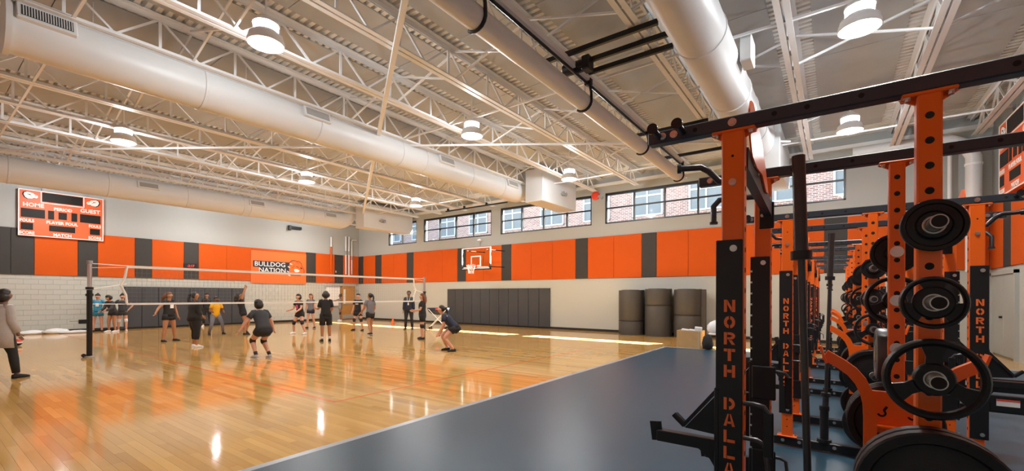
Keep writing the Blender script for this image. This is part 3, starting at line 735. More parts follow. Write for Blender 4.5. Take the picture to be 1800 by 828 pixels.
# ================================================================ basketball hoop
hp = thing('basketball_hoop', 'glass basketball backboard with orange rim on the window wall', 'basketball hoop', (-14.07,16.40,2.80))
f = MB(); f.box((0,0,1.03),(1.83,0.05,0.045)).box((-0.893,0,0.53),(0.045,0.05,1.02)).box((0.893,0,0.53),(0.045,0.05,1.02)).box((0,0,0.03),(1.83,0.05,0.04)).build('frame', 'white', hp)
MB().box((0,0,0.53),(1.74,0.012,0.98)).build('glass_pane', 'glass', hp)
f = MB(); y = -0.012
f.box((0,y,0.62),(0.62,0.008,0.05)).box((0,y,0.17),(0.62,0.008,0.05)).box((-0.285,y,0.395),(0.05,0.008,0.40)).box((0.285,y,0.395),(0.05,0.008,0.40)).box((0,y,0.09),(1.6,0.008,0.04)).build('target_square', 'text_white', hp)
f = MB(); f.box((0,-0.01,-0.01),(1.88,0.09,0.05), bev=0.01).box((-0.90,-0.01,0.12),(0.06,0.09,0.26), bev=0.01).box((0.90,-0.01,0.12),(0.06,0.09,0.26), bev=0.01).build('edge_padding', 'base', hp)
MB().box((0,-0.07,0.14),(0.16,0.12,0.14), bev=0.01).build('rim_bracket', 'red', hp)
rc = (0,-0.36,0.19)
MB().tube([(rc[0]+0.228*math.cos(2*PI*i/24), rc[1]+0.228*math.sin(2*PI*i/24), rc[2]) for i in range(25)], 0.010, 8, cap=False).build('rim', 'red', hp, smooth=True)
f = MB()
for i in range(12):
    a = 2*PI*i/12
    for s in (-1,1):
        pts = [(rc[0]+r_*math.cos(a+s*q), rc[1]+r_*math.sin(a+s*q), rc[2]-d_) for r_, d_, q in ((0.225,0,0),(0.19,0.10,0.2),(0.155,0.22,0.45),(0.12,0.33,0.7),(0.125,0.42,0.85))]
        f.tube(pts, 0.008, 4)
f.build('net', 'tape', hp)
for sx in (-1,1):
    for zz in (0.12,0.92):
        MB().tube([(sx*0.62,0.03,zz),(sx*0.62+0.30,1.08,zz)], 0.022, 8).build('support_arm', 'black', hp)
tp = thing('hoop_rail', 'black pipe hung under the roof in front of the second window', 'pipe', (-14.05,16.30,5.80))
MB().tube([(-1.95,0,0),(1.95,0,0)], 0.035, 8).build('pipe', 'black', tp)
for x in (-1.8,-0.7,0.7): MB().box((x,0,0.06),(0.08,0.08,0.14)).build('clamp', 'black', tp)
MB().tube([(0.0,0,0),(0.0,0,-1.9)], 0.006, 5).build('cable', 'steel_grey', tp)

# ================================================================ volleyball net
NX = -14.55
def net_post(y, lo_label, side):
    p = thing('net_post', lo_label, 'net post', (NX,y,0), 0, 'volleyball net posts')
    MB().tube([(0,0,0),(0,0,1.62)], 0.055, 16).build('pole', 'black', p, smooth=True)
    MB().tube([(0,0,1.62),(0,0,2.27)], 0.045, 16).build('upper_pole', 'chrome', p, smooth=True)
    MB().tube([(0,0,2.25),(0,0,2.33)], 0.06, 14).build('pulley_cap', 'steel_grey', p, smooth=True)
    for z in (1.50,1.66): MB().tube([(0,0,z-0.03),(0,0,z+0.03)], 0.075, 14).build('collar', 'black', p)
    wn = MB().box((0,-0.11,0.86),(0.10,0.16,0.10), bev=0.01).build('winch', 'black', p)
    MB().tube([(0,-0.19,0.88),(0,-0.34,0.88)], 0.012, 6).build('winch_handle', 'steel_grey', wn)
    MB().lathe([(0.0,0.0),(0.10,0.0),(0.10,0.02),(0.06,0.03),(0,0.03)], (0,0,0), 'Z', 16).build('floor_plate', 'steel_grey', p)
    MB().tube([(-0.02,-0.10,0.045),(0.02,-0.10,0.045)], 0.045, 12).build('wheel', 'base', p)
    return p
net_post(2.68, 'black volleyball post with chrome top nearest the scoreboard', -1)
net_post(13.50, 'far volleyball post beside the coach', 1)
nt_ = thing('volleyball_net', 'white volleyball net stretched between the two posts', 'net', (NX,0,0))
n0, n1, nb, ntp = 3.38, 12.88, 1.27, 2.22
MB().box((0,(n0+n1)/2,ntp),(0.012,n1-n0,0.065)).build('top_tape', 'tape', nt_)
MB().box((0,(n0+n1)/2,nb),(0.012,n1-n0,0.05)).build('bottom_tape', 'tape', nt_)
f = MB(); y = n0
while y <= n1+0.01: f.box((0,y,(ntp+nb)/2),(0.003,0.003,ntp-nb)); y += 0.10
z = nb+0.1
while z < ntp: f.box((0,(n0+n1)/2,z),(0.003,n1-n0,0.003)); z += 0.10
q = f.build('mesh', 'net', nt_, fix=False); q['kind'] = 'stuff'
for y0, s in ((n0,-1),(n1,1)):
    pe = 2.72 if s < 0 else 13.46
    MB().tube([(0,y0,ntp),(0,y0+s*0.04,1.95),(0,y0-s*0.12*(-1),1.75),(0,y0+s*0.02,1.5),(0,y0,nb)], 0.028, 8).build('side_strap', 'tape', nt_, smooth=True)
    for a, b, r_ in ((ntp+0.02,2.26,0.010),(ntp-0.02,2.16,0.008),(1.78,1.64,0.012),(nb,1.28,0.010)):
        MB().tube([(0,y0,a),(0,pe,b)], r_, 6).build('cord', 'tape', nt_)

# ================================================================ things on the court floor
bc = thing('ball_cart', 'black oval ball hammock on white crossed legs beside the window wall', 'ball cart', (-14.75,14.55,0), 0.62)
pr_ = []
vs = []; n = 20
for k, zz in ((0.10,0.62),(0.62,0.68),(0.88,0.78),(1.0,0.95),(0.96,0.95),(0.8,0.80),(0.5,0.72),(0.1,0.70)):
    for j in range(n): vs.append((0.52*k*math.cos(2*PI*j/n), 0.30*k*math.sin(2*PI*j/n), zz))
MB().add(vs, [(i*n+j,i*n+(j+1)%n,(i+1)*n+(j+1)%n,(i+1)*n+j) for i in range(7) for j in range(n)]+[tuple(range(n)),tuple(range(7*n,8*n))]).build('basket', 'cloth_navy', bc, smooth='all')
for sy in (-1,1):
    for sx in (-1,1):
        MB().tube([(sx*0.42,sy*0.22,0.90),(-sx*0.36,sy*0.22,0.08)], 0.014, 8).build('leg', 'tape', bc)
        w_ = MB().tube([(sx*0.36,sy*0.22-0.02,0.045),(sx*0.36,sy*0.22+0.02,0.045)], 0.045, 12).build('castor', 'base', bc)
MB().box((0.0,-0.298,0.90),(0.16,0.01,0.08)).build('red_patch', 'red', bc)
cn = thing('traffic_cone', 'small orange cone on the court by the window wall', 'cone', (-19.2,15.55,0))
MB().box((0,0,0.01),(0.26,0.26,0.02), bev=0.006).build('base', 'cone', cn); MB().lathe([(0.10,0.02),(0.02,0.30),(0.0,0.31)], (0,0,0), 'Z', 16).build('cone_body', 'cone', cn, smooth=True)
for i, (x, y, a, b, h, m_, lb) in enumerate(((-24.55,2.95,0.42,0.24,0.16,'plastic_white','crumpled white bag nearest the left picture edge by the baseboard'),(-24.4,3.55,0.40,0.24,0.20,'plastic_white','biggest white bag in the row by the left baseboard'),(-24.15,4.05,0.46,0.2,0.11,'plastic_white','flat white bag at the right end of the white bags'),(-24.8,4.65,0.6,0.16,0.12,'cloth_black','long black bag lying along the left baseboard'),(-24.7,5.45,0.30,0.18,0.15,'cloth_black','short black bag by the baseboard left of the net post'))):
    vs = []; n = 16; ks = ((0.7,0),(1.0,0.25),(0.97,0.5),(0.75,0.8),(0.35,0.97),(0.02,1.0))
    for k, zz in ks:
        for j in range(n): q = random.uniform(0.88,1.08); vs.append((a*k*q*math.sin(2*PI*j/n)*0.6, a*k*q*math.cos(2*PI*j/n), h*zz*random.uniform(0.9,1.05)))
    for v_ in range(len(vs)): vs[v_] = (vs[v_][0]*b/a*1.5, vs[v_][1], vs[v_][2])
    tag(MB().add(vs, [(i_*n+j,i_*n+(j+1)%n,(i_+1)*n+(j+1)%n,(i_+1)*n+j) for i_ in range(5) for j in range(n)]+[tuple(range(n))]).build('floor_bag', m_, smooth='all', loc=(x,y,0)), lb, 'bag')
def ball(loc, r, label):
    b = thing('volleyball', label, 'ball', loc, 0.3)
    bm = bmesh.new(); bmesh.ops.create_icosphere(bm, subdivisions=3, radius=r)
    faces = {'red': [], 'text_white': [], 'screen': []}
    vs = [v.co.copy() for v in bm.verts]
    for fc in bm.faces:
        z = fc.calc_center_median().z/r
        faces['red' if z > 0.15 else ('text_white' if z > -0.25 else 'screen')].append(tuple(v.index for v in fc.verts))
    bm.free()
    for m_, nm in (('red','red_panel'),('text_white','white_panel'),('screen','black_panel')):
        MB().add(vs, faces[m_]).build(nm, m_, b, smooth='all')
ball((-19.4,2.02,0.105), 0.105, 'red, white and black volleyball on the floor by the grey cardigan')
# ================================================================ weight racks
def half_ring(cx, cy, rx, ry, th, a0, a1, n=7):
    o = [(cx+rx*math.cos(a0+(a1-a0)*i/n), cy+ry*math.sin(a0+(a1-a0)*i/n)) for i in range(n+1)]
    k = [(cx+(rx-th)*math.cos(a1+(a0-a1)*i/n), cy+(ry-th)*math.sin(a1+(a0-a1)*i/n)) for i in range(n+1)]
    return o+k
def R_(a, b, c, d): return [(a,b),(c,b),(c,d),(a,d)]
GLYPH = {
 'N': [R_(0,0,.27,1), R_(.73,0,1,1), [(.31,1),(.31,.62),(.69,0),(.69,.38)]],
 'O': [half_ring(.46,.5,.46,.5,.27,PI*0.52,PI*1.48), half_ring(.54,.5,.46,.5,.27,-PI*0.48,PI*0.48)],
 'R': [R_(0,0,.27,1), R_(.32,.80,.62,1), R_(.32,.42,.62,.60), half_ring(.58,.71,.42,.29,.24,-PI*0.45,PI*0.45), [(.42,.38),(.70,.38),(1.0,0),(.70,0)]],
 'T': [R_(0,.76,.30,1), R_(.70,.76,1,1), R_(.35,0,.65,1)],
 'H': [R_(0,0,.27,1), R_(.73,0,1,1), R_(.31,.38,.69,.62)],
 'D': [R_(0,0,.27,1), half_ring(.42,.5,.58,.5,.27,-PI*0.46,PI*0.46), ],
 'A': [[(0,0),(.26,0),(.46,1),(.34,1)], [(1,0),(.74,0),(.54,1),(.66,1)], R_(.34,.20,.66,.38)],
 'L': [R_(0,0,.27,1), R_(.32,0,1,.24)],
 'S': [half_ring(.5,.74,.48,.26,.19,PI*0.10,PI*1.45), half_ring(.5,.26,.48,.26,.19,-PI*0.90,PI*0.45)],
}
def glyph(ch, x, z, w_, h_, y):
    m_ = MB()
    for p in GLYPH[ch]: m_.prism([(a*w_, b*h_) for a, b in p], (x-w_/2, y, z-h_/2), (1,0,0), (0,0,1), (0,-0.0022,0))
    return m_
def hexbolt(m_, c, r=0.013, d=(0,-1,0)):
    d = Vector(d); c = Vector(c)
    m_.tube([c, c+d*0.004], r*1.25, 12); m_.tube([c+d*0.004, c+d*0.014], r*0.85, 6); return m_
TOPZ = 2.255
def make_rack():
    t = thing('weight_rack', '', 'weight rack', (0,0,0), 0, 'row of double-sided weight racks')
    for fy, fr in ((0.0,'A'),(1.05,'B')):
        yc = fy+0.0375
        MB().box((0,yc,0.055),(1.56,0.076,0.082), bev=0.006).build('base_beam', 'black', t)
        hb = MB()
        for x in (-0.70,-0.56,0.56,0.70,-0.28,0.28): hexbolt(hb, (x,fy-0.001,0.06))
        hb.build('base_bolts', 'chrome', t)['kind'] = 'stuff'
        tb = MB().box((0,yc,TOPZ+0.042),(2.12,0.062,0.062), bev=0.005).build('top_beam', 'beam', t)
        hb = MB(); hh = MB()
        for x in (-0.985,-0.93,-0.667,0.667,0.93,0.985): hexbolt(MB(), (x,fy+0.006,TOPZ+0.042), 0.015).build('bolt', 'chrome', tb)
        for x in (-0.83,-0.50,-0.38,-0.2,0.22,0.40,0.52,0.83): hh.tube([(x,fy+0.0068,TOPZ+0.042),(x,fy+0.005,TOPZ+0.042)], 0.0105, 12)
        hh.build('beam_holes', 'hole', tb)['kind'] = 'stuff'
        for x, w_ in ((-0.664,0.095),(0.0,0.072),(0.667,0.095)):
            up = MB().box((x,yc,(0.10+TOPZ)/2),(w_,0.075,TOPZ-0.10), bev=0.006).build('upright', 'orange', t)
            MB().box((x,yc,0.102),(w_+0.075,0.10,0.014), bev=0.004).build('foot_flange', 'orange', up)
            f = MB().box((x,yc,TOPZ+0.004),(w_+0.085,0.075,0.014), bev=0.004)
            for s in (-1,1): f.prism([(0,0),(0.05,0),(0,-0.03)], (x+s*w_/2,yc-0.004,TOPZ), (s,0,0), (0,0,1), (0,0.008,0))
            f.build('top_flange', 'orange', up)
            hb = MB(); hh = MB()
            for s in (-1,1): hexbolt(hb, (x+s*(w_/2+0.024),yc-0.02,TOPZ-0.003), 0.011, (0,0,-1)); hexbolt(hb, (x+s*(w_/2+0.024),yc,0.109), 0.011, (0,0,1))
            if x == 0:
                z = 0.30
                while z < TOPZ-0.07:
                    MB().tube([(x,fy-0.0008,z),(x,fy+0.001,z)], 0.0135, 14).build('bolt_hole', 'hole', up); z += 0.0935
                if fr == 'B':
                    for z in (1.75,1.475,1.205): hexbolt(MB().tube([(x,fy,z),(x,fy-0.004,z)], 0.031, 20), (x,fy-0.004,z), 0.02).build('washer_bolt', 'chrome', up)
            else:
                hexbolt(hb, (x,fy-0.001,2.02), 0.0135)
                for z in (0.20,0.27,2.14): hh.tube([(x,fy-0.0008,z),(x,fy+0.001,z)], 0.006, 10)
                z = 0.4
                s = 1 if x < 0 else -1
                xs_ = x+s*w_/2
                while z < 2.1: hh.tube([(xs_+s*0.0008,yc,z),(xs_-s*0.001,yc,z)], 0.0125, 12); z += 0.0935
            hb.build('upright_bolts', 'chrome', up)['kind'] = 'stuff'
            if hh.v: hh.build('upright_holes', 'hole', up)['kind'] = 'stuff'
            if x == 0: continue
            s = -1 if x < 0 else 1
            px = x+s*0.012
            pl_ = MB().box((px,fy-0.005,(0.33+1.755)/2),(0.112,0.010,1.425), bev=0.003).build('name_plate', 'black', t)
            hb = MB()
            for z in (1.715,0.37): hexbolt(MB(), (px+0.018,fy-0.010,z), 0.0125).build('bolt', 'chrome', pl_)
            if fr == 'A':
                z = 1.452
                for ch in 'NORTH DALLAS':
                    if ch != ' ': glyph(ch, px+0.003, z, 0.047, 0.056, fy-0.0102).build('letter', 'letter', pl_)
                    z -= 0.0747
            else:
                nn = MB()
                for k in range(18): nn.box((px-s*(-0.050),fy-0.0106,1.66-0.072*k),(0.012,0.0025,0.012))
                nn.build('plate_notches', 'chrome', pl_)['kind'] = 'stuff'
    for s in (-1,1):     # side rails, fins, grips
        MB().bar((s*0.632,0.07,2.14),(s*0.632,1.06,2.06),0.045,0.10).build('side_rail', 'beam', t)
        hb = MB()
        for k in range(5): q = 0.25+0.17*k; hb.tube([(s*0.632-0.026,q,2.175-0.08*q),(s*0.632+0.026,q,2.175-0.08*q)], 0.014, 10); hb.tube([(s*0.632,q,2.17-0.08*q),(s*0.632,q,2.205-0.08*q)], 0.013, 8)
        hb.build('rail_bolts', 'chrome', t)['kind'] = 'stuff'
        pg_ = MB().box((s*0.640,1.045,2.02),(0.085,0.012,0.17), bev=0.004)
        pg_.build('rail_end_plate', 'black', t)
        fin = [(0.0,2.27),(0.02,2.36),(0.06,2.41),(0.13,2.42),(0.26,2.37),(0.44,2.315),(0.60,2.21),(0.72,2.10),(0.62,2.09),(0.45,2.15),(0.25,2.14),(0.10,2.16)]
        MB().prism(fin, (s*0.603-0.004,0.03,0), (0,1,0), (0,0,1), (0.008,0,0)).build('side_fin', 'orange', t)
        MB().tube([(s*0.63,0.42,2.125),(s*0.72,0.42,2.12),(s*0.80,0.41,2.13),(s*0.85,0.40,2.19),(s*0.89,0.38,2.215),(s*1.0,0.34,2.215)], 0.0175, 12).tube([(s*0.985,0.345,2.215),(s*1.005,0.34,2.215)], 0.026, 14).build('pull_up_grip', 'bar', t, smooth=True)
        MB().tube([(s*0.63,0.80,2.10),(s*0.80,0.80,2.105),(s*0.87,0.78,2.10),(s*0.90,0.76,2.06),(s*0.895,0.74,1.95)], 0.0175, 12).tube([(s*0.895,0.74,1.96),(s*0.895,0.74,1.945)], 0.024, 14).build('pull_up_grip', 'bar', t, smooth=True)
        for x in (1.0, 0.885):
            MB().tube([(s*x,0.006,TOPZ+0.042),(s*x,-0.10,TOPZ+0.05)], 0.015, 12).tube([(s*x,-0.098,TOPZ+0.05),(s*x,-0.108,TOPZ+0.05)], 0.026, 16).build('band_peg', 'black', t, smooth=True)
    for fy in (0.0, 1.05):     # hooks, spotter arms, handles
        yc = fy+0.04
        zj, zs = (0.86,0.79) if fy == 0 else (0.86,0.40)
        for s in (-1,1):
            X = lambda d: s*(0.715+d)
            j = MB().box((X(0.012),yc,zj+0.06),(0.022,0.105,0.30), bev=0.004).box((s*0.664,fy+0.082,zj+0.08),(0.12,0.014,0.22), bev=0.004)
            if fy > 0: j.box((s*0.652,fy-0.020,zj+0.08),(0.135,0.02,0.215), bev=0.006)
            j = j.build('j_cup', 'black', t)
            MB().prism([(0.02,zj+0.17),(0.02,zj-0.02),(0.165,zj-0.01)], (s*0.715,yc-0.012,0), (s,0,0), (0,0,1), (0,0.024,0)).bar((X(0.02),yc,zj+0.19),(X(0.17),yc,zj),0.05,0.016).bar((X(0.165),yc,zj),(X(0.215),yc,zj+0.045),0.05,0.018).build('hook', 'black', j)
            MB().tube([(X(0.165),yc-0.02,zj+0.004),(X(0.215),yc-0.02,zj+0.05)], 0.013, 10).build('hook_liner', 'rubber', j)
            h = MB().tube([(s*0.615,fy-0.012,zj+0.155),(s*0.575,fy-0.016,zj+0.157),(s*0.535,fy-0.016,zj+0.15),(s*0.515,fy-0.016,zj+0.12)], 0.011, 10).build('pin_handle', 'bar', j, smooth=True)
            MB().box((s*0.517,fy-0.016,zj+0.03),(0.040,0.022,0.20), bev=0.005).build('handle_grip', 'black', j)
            L = 0.30 if s < 0 else 0.56
            a = MB().box((X(0.012),yc,zs-0.02),(0.022,0.105,0.24), bev=0.004)
            if fy > 0: a.box((s*0.652,fy-0.020,zs),(0.135,0.02,0.215), bev=0.006)
            a.box((X(L/2),yc,zs),(L,0.052,0.055), bev=0.004)
            a.bar((X(L),yc,zs-0.03),(X(L+0.012),yc,zs+0.065),0.055,0.014)
            a.prism([(0.02,zs-0.025),(0.11,zs-0.025),(0.05,zs-0.07),(0.02,zs-0.12)], (s*0.715,yc-0.01,0), (s,0,0), (0,0,1), (0,0.02,0))
            a = a.build('spotter_arm', 'black', t)
            MB().tube([(s*0.615,fy-0.012,zs+0.07),(s*0.56,fy-0.016,zs+0.07),(s*0.53,fy-0.016,zs+0.055),(s*0.518,fy-0.016,zs-0.06)], 0.010, 10).build('pin_handle', 'bar', a, smooth=True)
            if s > 0:
                lw = MB().box((X(0.28),yc,0.635),(0.56,0.05,0.13), bev=0.004).build('lower_arm', 'black', t)
                MB().box((s*0.845,yc-0.0262,0.645),(0.13,0.003,0.055)).build('warning_sticker', 'plastic_white', lw)
                MB().box((s*0.845,yc-0.0282,0.666),(0.13,0.003,0.013)).build('sticker_band', 'red', lw)
    for fy, zs, d in ((0.0,(1.75,1.475,1.205,0.80,0.345),-1),(1.125,(1.75,1.475,0.75,0.295),1)):
        for z in zs:
            big = z < 1.0
            L = 0.30 if big else 0.19
            h = MB().tube([(0,fy,z),(0,fy+d*L,z)], 0.0245, 20).build('plate_horn', 'horn', t, smooth=True)
            MB().tube([(0,fy+d*(L-0.001),z),(0,fy+d*(L+0.002),z)], 0.0205, 20).build('horn_cap', 'hole', h)
            MB().tube([(0,fy,z),(0,fy+d*0.02,z)], 0.040, 20).build('horn_collar', 'black', h, smooth=True)
    # curved yoke arms with gusset on the second frame
    for s in (-1,1):
        path = [(-0.118,0.42),(-0.118,0.80),(-0.122,0.88),(-0.136,0.95),(-0.162,1.01),(-0.20,1.06),(-0.25,1.10),(-0.330,1.150)]
        V_ = []; n = len(path)
        for i, p in enumerate(path):
            a = Vector(path[max(i-1,0)]); b = Vector(path[min(i+1,n-1)]); dd = (b-a).normalized(); nn = Vector((-dd.y, dd.x))*0.030
            for q, y in ((1,-0.035),(1,0.010),(-1,0.010),(-1,-0.035)): V_.append((-s*(p[0]+nn.x*q), 1.05+y-0.02, p[1]+nn.y*q))
        ym = MB().add(V_, [(i*4+j,i*4+(j+1)%4,(i+1)*4+(j+1)%4,(i+1)*4+j) for i in range(n-1) for j in range(4)]+[(3,2,1,0),tuple((n-1)*4+j for j in range(4))]).build('yoke_arm', 'orange', t)
        MB().bar((s*0.322,1.018,1.10),(s*0.352,1.018,1.20),0.085,0.012,up=(1,0,0)).build('arm_end_plate', 'orange', ym)
    g = MB().box((0,1.043,0.84),(0.225,0.010,0.24), bev=0.003).box((0,1.02,0.765),(0.235,0.055,0.010)).build('gusset', 'orange', t)
    f = MB()
    for s in (-1,1):
        f.prism(half_ring(s*0.065,0.835,0.022,0.022,0.010,-PI*0.9,PI*0.35), (0,1.0378,0), (1,0,0), (0,0,1), (0,-0.0015,0)).box((s*0.065+0.016,1.037,0.862),(0.012,0.0015,0.028), rot=(0,0.5,0))
    f.build('gusset_slots', 'hole', g)
    # holder for the upright bar
    h = MB().tube([(-0.36,0.04,0.096),(-0.36,0.04,0.44)], 0.036, 18).tube([(-0.36,0.04,0.096),(-0.36,0.04,0.125)], 0.060, 18).tube([(-0.36,0.04,0.40),(-0.36,0.04,0.44)], 0.042, 18).build('bar_holder', 'black', t, smooth=True)
    MB().box((0,0.55,0.05),(0.07,0.98,0.07), bev=0.005).build('base_tie', 'black', t)
    return t
NTH = ['nearest', 'second', 'third', 'fourth', 'farthest']
RY = [2.24, 5.20, 8.16, 11.10, 14.05]
RX = 0.286
rk0 = make_rack(); rk0.location = (RX, RY[0], 0.006)
RLAB = ['nearest orange and black double weight rack, lettered NORTH DALLAS, cut by the picture edge', 'second orange and black double weight rack in the row', 'third orange and black double weight rack in the row', 'fourth orange and black double weight rack in the row', 'farthest orange and black double weight rack, near the window wall']
rk0['label'] = RLAB[0]
for i in range(1, 5): dup(rk0, (RX, RY[i], 0.006), 0, RLAB[i])

# ---------------------------------------------------------------- weight plates
def solid_plate(r, th, name):
    p = thing('weight_plate', '', 'weight plate', (0,0,0), 0, 'black weight plates on the rack pegs')
    MB().lathe([(0.027,-th/2),(0.045,-th/2),(0.050,-th*0.32),(r*0.55,-th*0.28),(r*0.60,-th*0.20),(r*0.80,-th*0.22),(r*0.84,-th/2),(r*0.97,-th/2),(r,-th*0.38),(r,th*0.38),(r*0.97,th/2),(r*0.84,th/2),(r*0.8,th*0.22),(0.05,th*0.3),(0.045,th/2),(0.027,th/2),(0.027,-th/2)], (0,0,0), 'Y', 40, cap=False).build('disc', 'rubber', p, smooth=True)
    MB().lathe([(0.0262,-th/2-0.002),(0.031,-th/2-0.002),(0.033,-th/2),(0.033,th/2),(0.031,th/2+0.002),(0.0262,th/2+0.002),(0.0262,-th/2-0.002)], (0,0,0), 'Y', 24, cap=False).build('hub_ring', 'horn', p, smooth=True)
    return p
def grip_plate(r, th, spoke_w, name):
    p = thing('weight_plate', '', 'weight plate', (0,0,0), 0, 'black weight plates on the rack pegs')
    k = r*0.18
    MB().lathe([(r-k,-th*0.3),(r-k*0.6,-th/2),(r-k*0.25,-th/2),(r,-th*0.25),(r,th*0.25),(r-k*0.25,th/2),(r-k*0.6,th/2),(r-k,th*0.3),(r-k,-th*0.3)], (0,0,0), 'Y', 40, cap=False).build('rim', 'rubber', p, smooth=True)
    f = MB()
    for i in range(3):
        a = PI/2+2*PI*i/3
        d = Vector((math.cos(a),0,math.sin(a))); q = Vector((-math.sin(a),0,math.cos(a)))
        f.prism([(0.03,-spoke_w*0.42),(r*0.55,-spoke_w*0.36),(r-k*0.7,-spoke_w*0.62),(r-k*0.7,spoke_w*0.62),(r*0.55,spoke_w*0.36),(0.03,spoke_w*0.42)], (0,-th*0.28,0), d, q, (0,th*0.56,0))
    f.build('spokes', 'rubber', p)
    MB().lathe([(0.027,-th/2),(0.052,-th/2),(0.058,-th*0.3),(0.058,th*0.3),(0.052,th/2),(0.027,th/2),(0.027,-th/2)], (0,0,0), 'Y', 28, cap=False).build('hub', 'rubber', p, smooth=True)
    MB().lathe([(0.0262,-th/2-0.002),(0.031,-th/2-0.002),(0.031,th/2+0.002),(0.0262,th/2+0.002),(0.0262,-th/2-0.002)], (0,0,0), 'Y', 24, cap=False).build('hub_ring', 'horn', p, smooth=True)
    return p
PROTO = {'small': solid_plate(0.092,0.030,''), 'grip': grip_plate(0.094,0.030,0.075,''), 'spoke': grip_plate(0.143,0.042,0.060,''), 'big': solid_plate(0.225,0.055,''), 'mid': solid_plate(0.115,0.034,'')}
used = set()
def put_plate(kind, loc, label):
    if kind in used: c = dup(PROTO[kind], loc, 0, label)
    else: c = PROTO[kind]; c.location = loc; c['label'] = label; used.add(kind)
for i, Y in enumerate(RY):
    n = NTH[i]+' rack'
    put_plate('small', (RX,Y-0.080,1.756), 'small solid black plate on the top front peg of the %s' % n)
    put_plate('grip', (RX,Y-0.080,1.481), 'small black three-grip plate on the second front peg of the %s' % n)
    put_plate('spoke', (RX,Y-0.095,1.211), 'black three-spoke wheel plate on the middle front peg of the %s' % n)
    put_plate('big', (RX,Y-0.060,0.806), 'big black plate, inner one on the fourth front peg of the %s' % n)
    put_plate('big', (RX,Y-0.125,0.806), 'big black plate, outer one on the fourth front peg of the %s' % n)
    put_plate('big', (RX,Y-0.060,0.351), 'big black plate on the lowest front peg of the %s' % n)
    B = Y+1.125
    put_plate('mid', (RX,B+0.045,1.756), 'middling black plate on the top rear peg of the %s' % n)
    put_plate('spoke', (RX,B+0.055,1.481), 'black three-spoke wheel plate on the second rear peg of the %s' % n)
    for k, nm in ((0,'inner'),(1,'middle'),(2,'outer')):
        put_plate('big', (RX,B+0.065+k*0.062,0.756), 'big black plate, %s of three on the third rear peg of the %s' % (nm, n))
    put_plate('big', (RX,B+0.065,0.301), 'big black plate on the lowest rear peg of the %s' % n)
# grey bumper plate standing on edge behind the near yoke
bp_ = thing('bumper_plate', 'shiny grey bumper plate standing on edge beside the second upright of the nearest rack', 'bumper plate', (0.250,3.545,1.149))
MB().lathe([(0.03,-0.04),(0.08,-0.045),(0.11,-0.035),(0.135,-0.045),(0.152,-0.04),(0.16,-0.025),(0.1575,-0.01),(0.16,0.0),(0.1575,0.01),(0.16,0.025),(0.152,0.04),(0.135,0.045),(0.11,0.035),(0.08,0.045),(0.03,0.04),(0.03,-0.04)], (0,0,0), 'X', 44, cap=False).build('tyre', 'bumper', bp_, smooth=True)
MB().lathe([(0.0255,-0.042),(0.05,-0.046),(0.05,0.046),(0.0255,0.042),(0.0255,-0.042)], (0,0,0), 'X', 24, cap=False).build('hub_ring', 'horn', bp_, smooth=True)
# ---------------------------------------------------------------- upright bars
def barbell(xb, xt, Y, label):
    b = thing('barbell', label, 'barbell', (xb,Y,0.13), 0, 'barbells standing upright in the racks')
    L = 1.98; d = (Vector((xt-xb,0,L))).normalized()
    P = lambda s: d*s
    MB().tube([P(0.0),P(L)], 0.0150, 14).build('shaft', 'bar', b, smooth=True)
    for a, c in ((L-0.43,L),(0.0,0.43)):
        s_ = MB().tube([P(a),P(c)], 0.0255, 20).build('sleeve', 'bar', b, smooth=True)
        q = a if a > 1 else c
        MB().tube([P(q-0.018),P(q+0.018)], 0.040, 20).build('collar', 'black', s_, smooth=True)
    return b
for i, Y in enumerate(RY):
    xt = (-0.126,-0.02,-0.05,-0.08,-0.06)[i]
    barbell(RX-0.36, xt, Y+0.04, 'black barbell standing upright in the %s rack' % NTH[i])
# ================================================================ people
SKINNED = []
def skin_obj(name, chains, m_, parent, sub=1):
    """chains: lists of (point, radius); a chain whose first point equals an earlier point is joined to it"""
    vs, rs, es, roots, idx = [], [], [], [], {}
    for ch in chains:
        prev = None
        for k, (p, r) in enumerate(ch):
            key = tuple(round(c, 4) for c in p)
            if key in idx: i = idx[key]
            else:
                i = len(vs); idx[key] = i; vs.append(tuple(p)); rs.append(r)
                if k == 0: roots.append(i)
            if prev is not None and prev != i: es.append((prev, i))
            prev = i
    me = bpy.data.meshes.new(name); me.from_pydata(vs, es, [])
    o = link(name, me, parent)
    md = o.modifiers.new('skin', 'SKIN'); md.use_smooth_shade = True; md.branch_smoothing = 0.3
    for i, r in enumerate(rs):
        sv = me.skin_vertices[0].data[i]; sv.radius = (r*1.12, r*1.12); sv.use_root = i in roots
    sb_ = o.modifiers.new('sub', 'SUBSURF'); sb_.levels = sub; sb_.render_levels = sub
    me.materials.append(M[m_])
    SKINNED.append(o)
    return o
def bake_skins():
    bpy.context.view_layer.update()
    dg = bpy.context.evaluated_depsgraph_get()
    new = [(o, bpy.data.meshes.new_from_object(o.evaluated_get(dg))) for o in SKINNED]
    for o, me in new:
        o.modifiers.clear(); old = o.data; o.data = me; me.name = old.name; bpy.data.meshes.remove(old)
        if not me.materials: me.materials.append(M['skin_a'])
def loft(m_, rings, n=16):
    """rings: (centre, side vector, front vector) ellipses"""
    vs = []
    for c, a, b in rings:
        for j in range(n): t = 2*PI*j/n; vs.append(Vector(c)+Vector(a)*math.cos(t)+Vector(b)*math.sin(t))
    k = len(rings)
    m_.add(vs, [(i*n+j,i*n+(j+1)%n,(i+1)*n+(j+1)%n,(i+1)*n+j) for i in range(k-1) for j in range(n)]+[tuple(range(n)),tuple(range((k-1)*n,k*n))])
    return m_
def limb_dir(sg, swing, abd):
    s, a = math.radians(swing), math.radians(abd)
    return Vector((sg*math.sin(a), math.cos(a)*math.sin(s), -math.cos(a)*math.cos(s)))
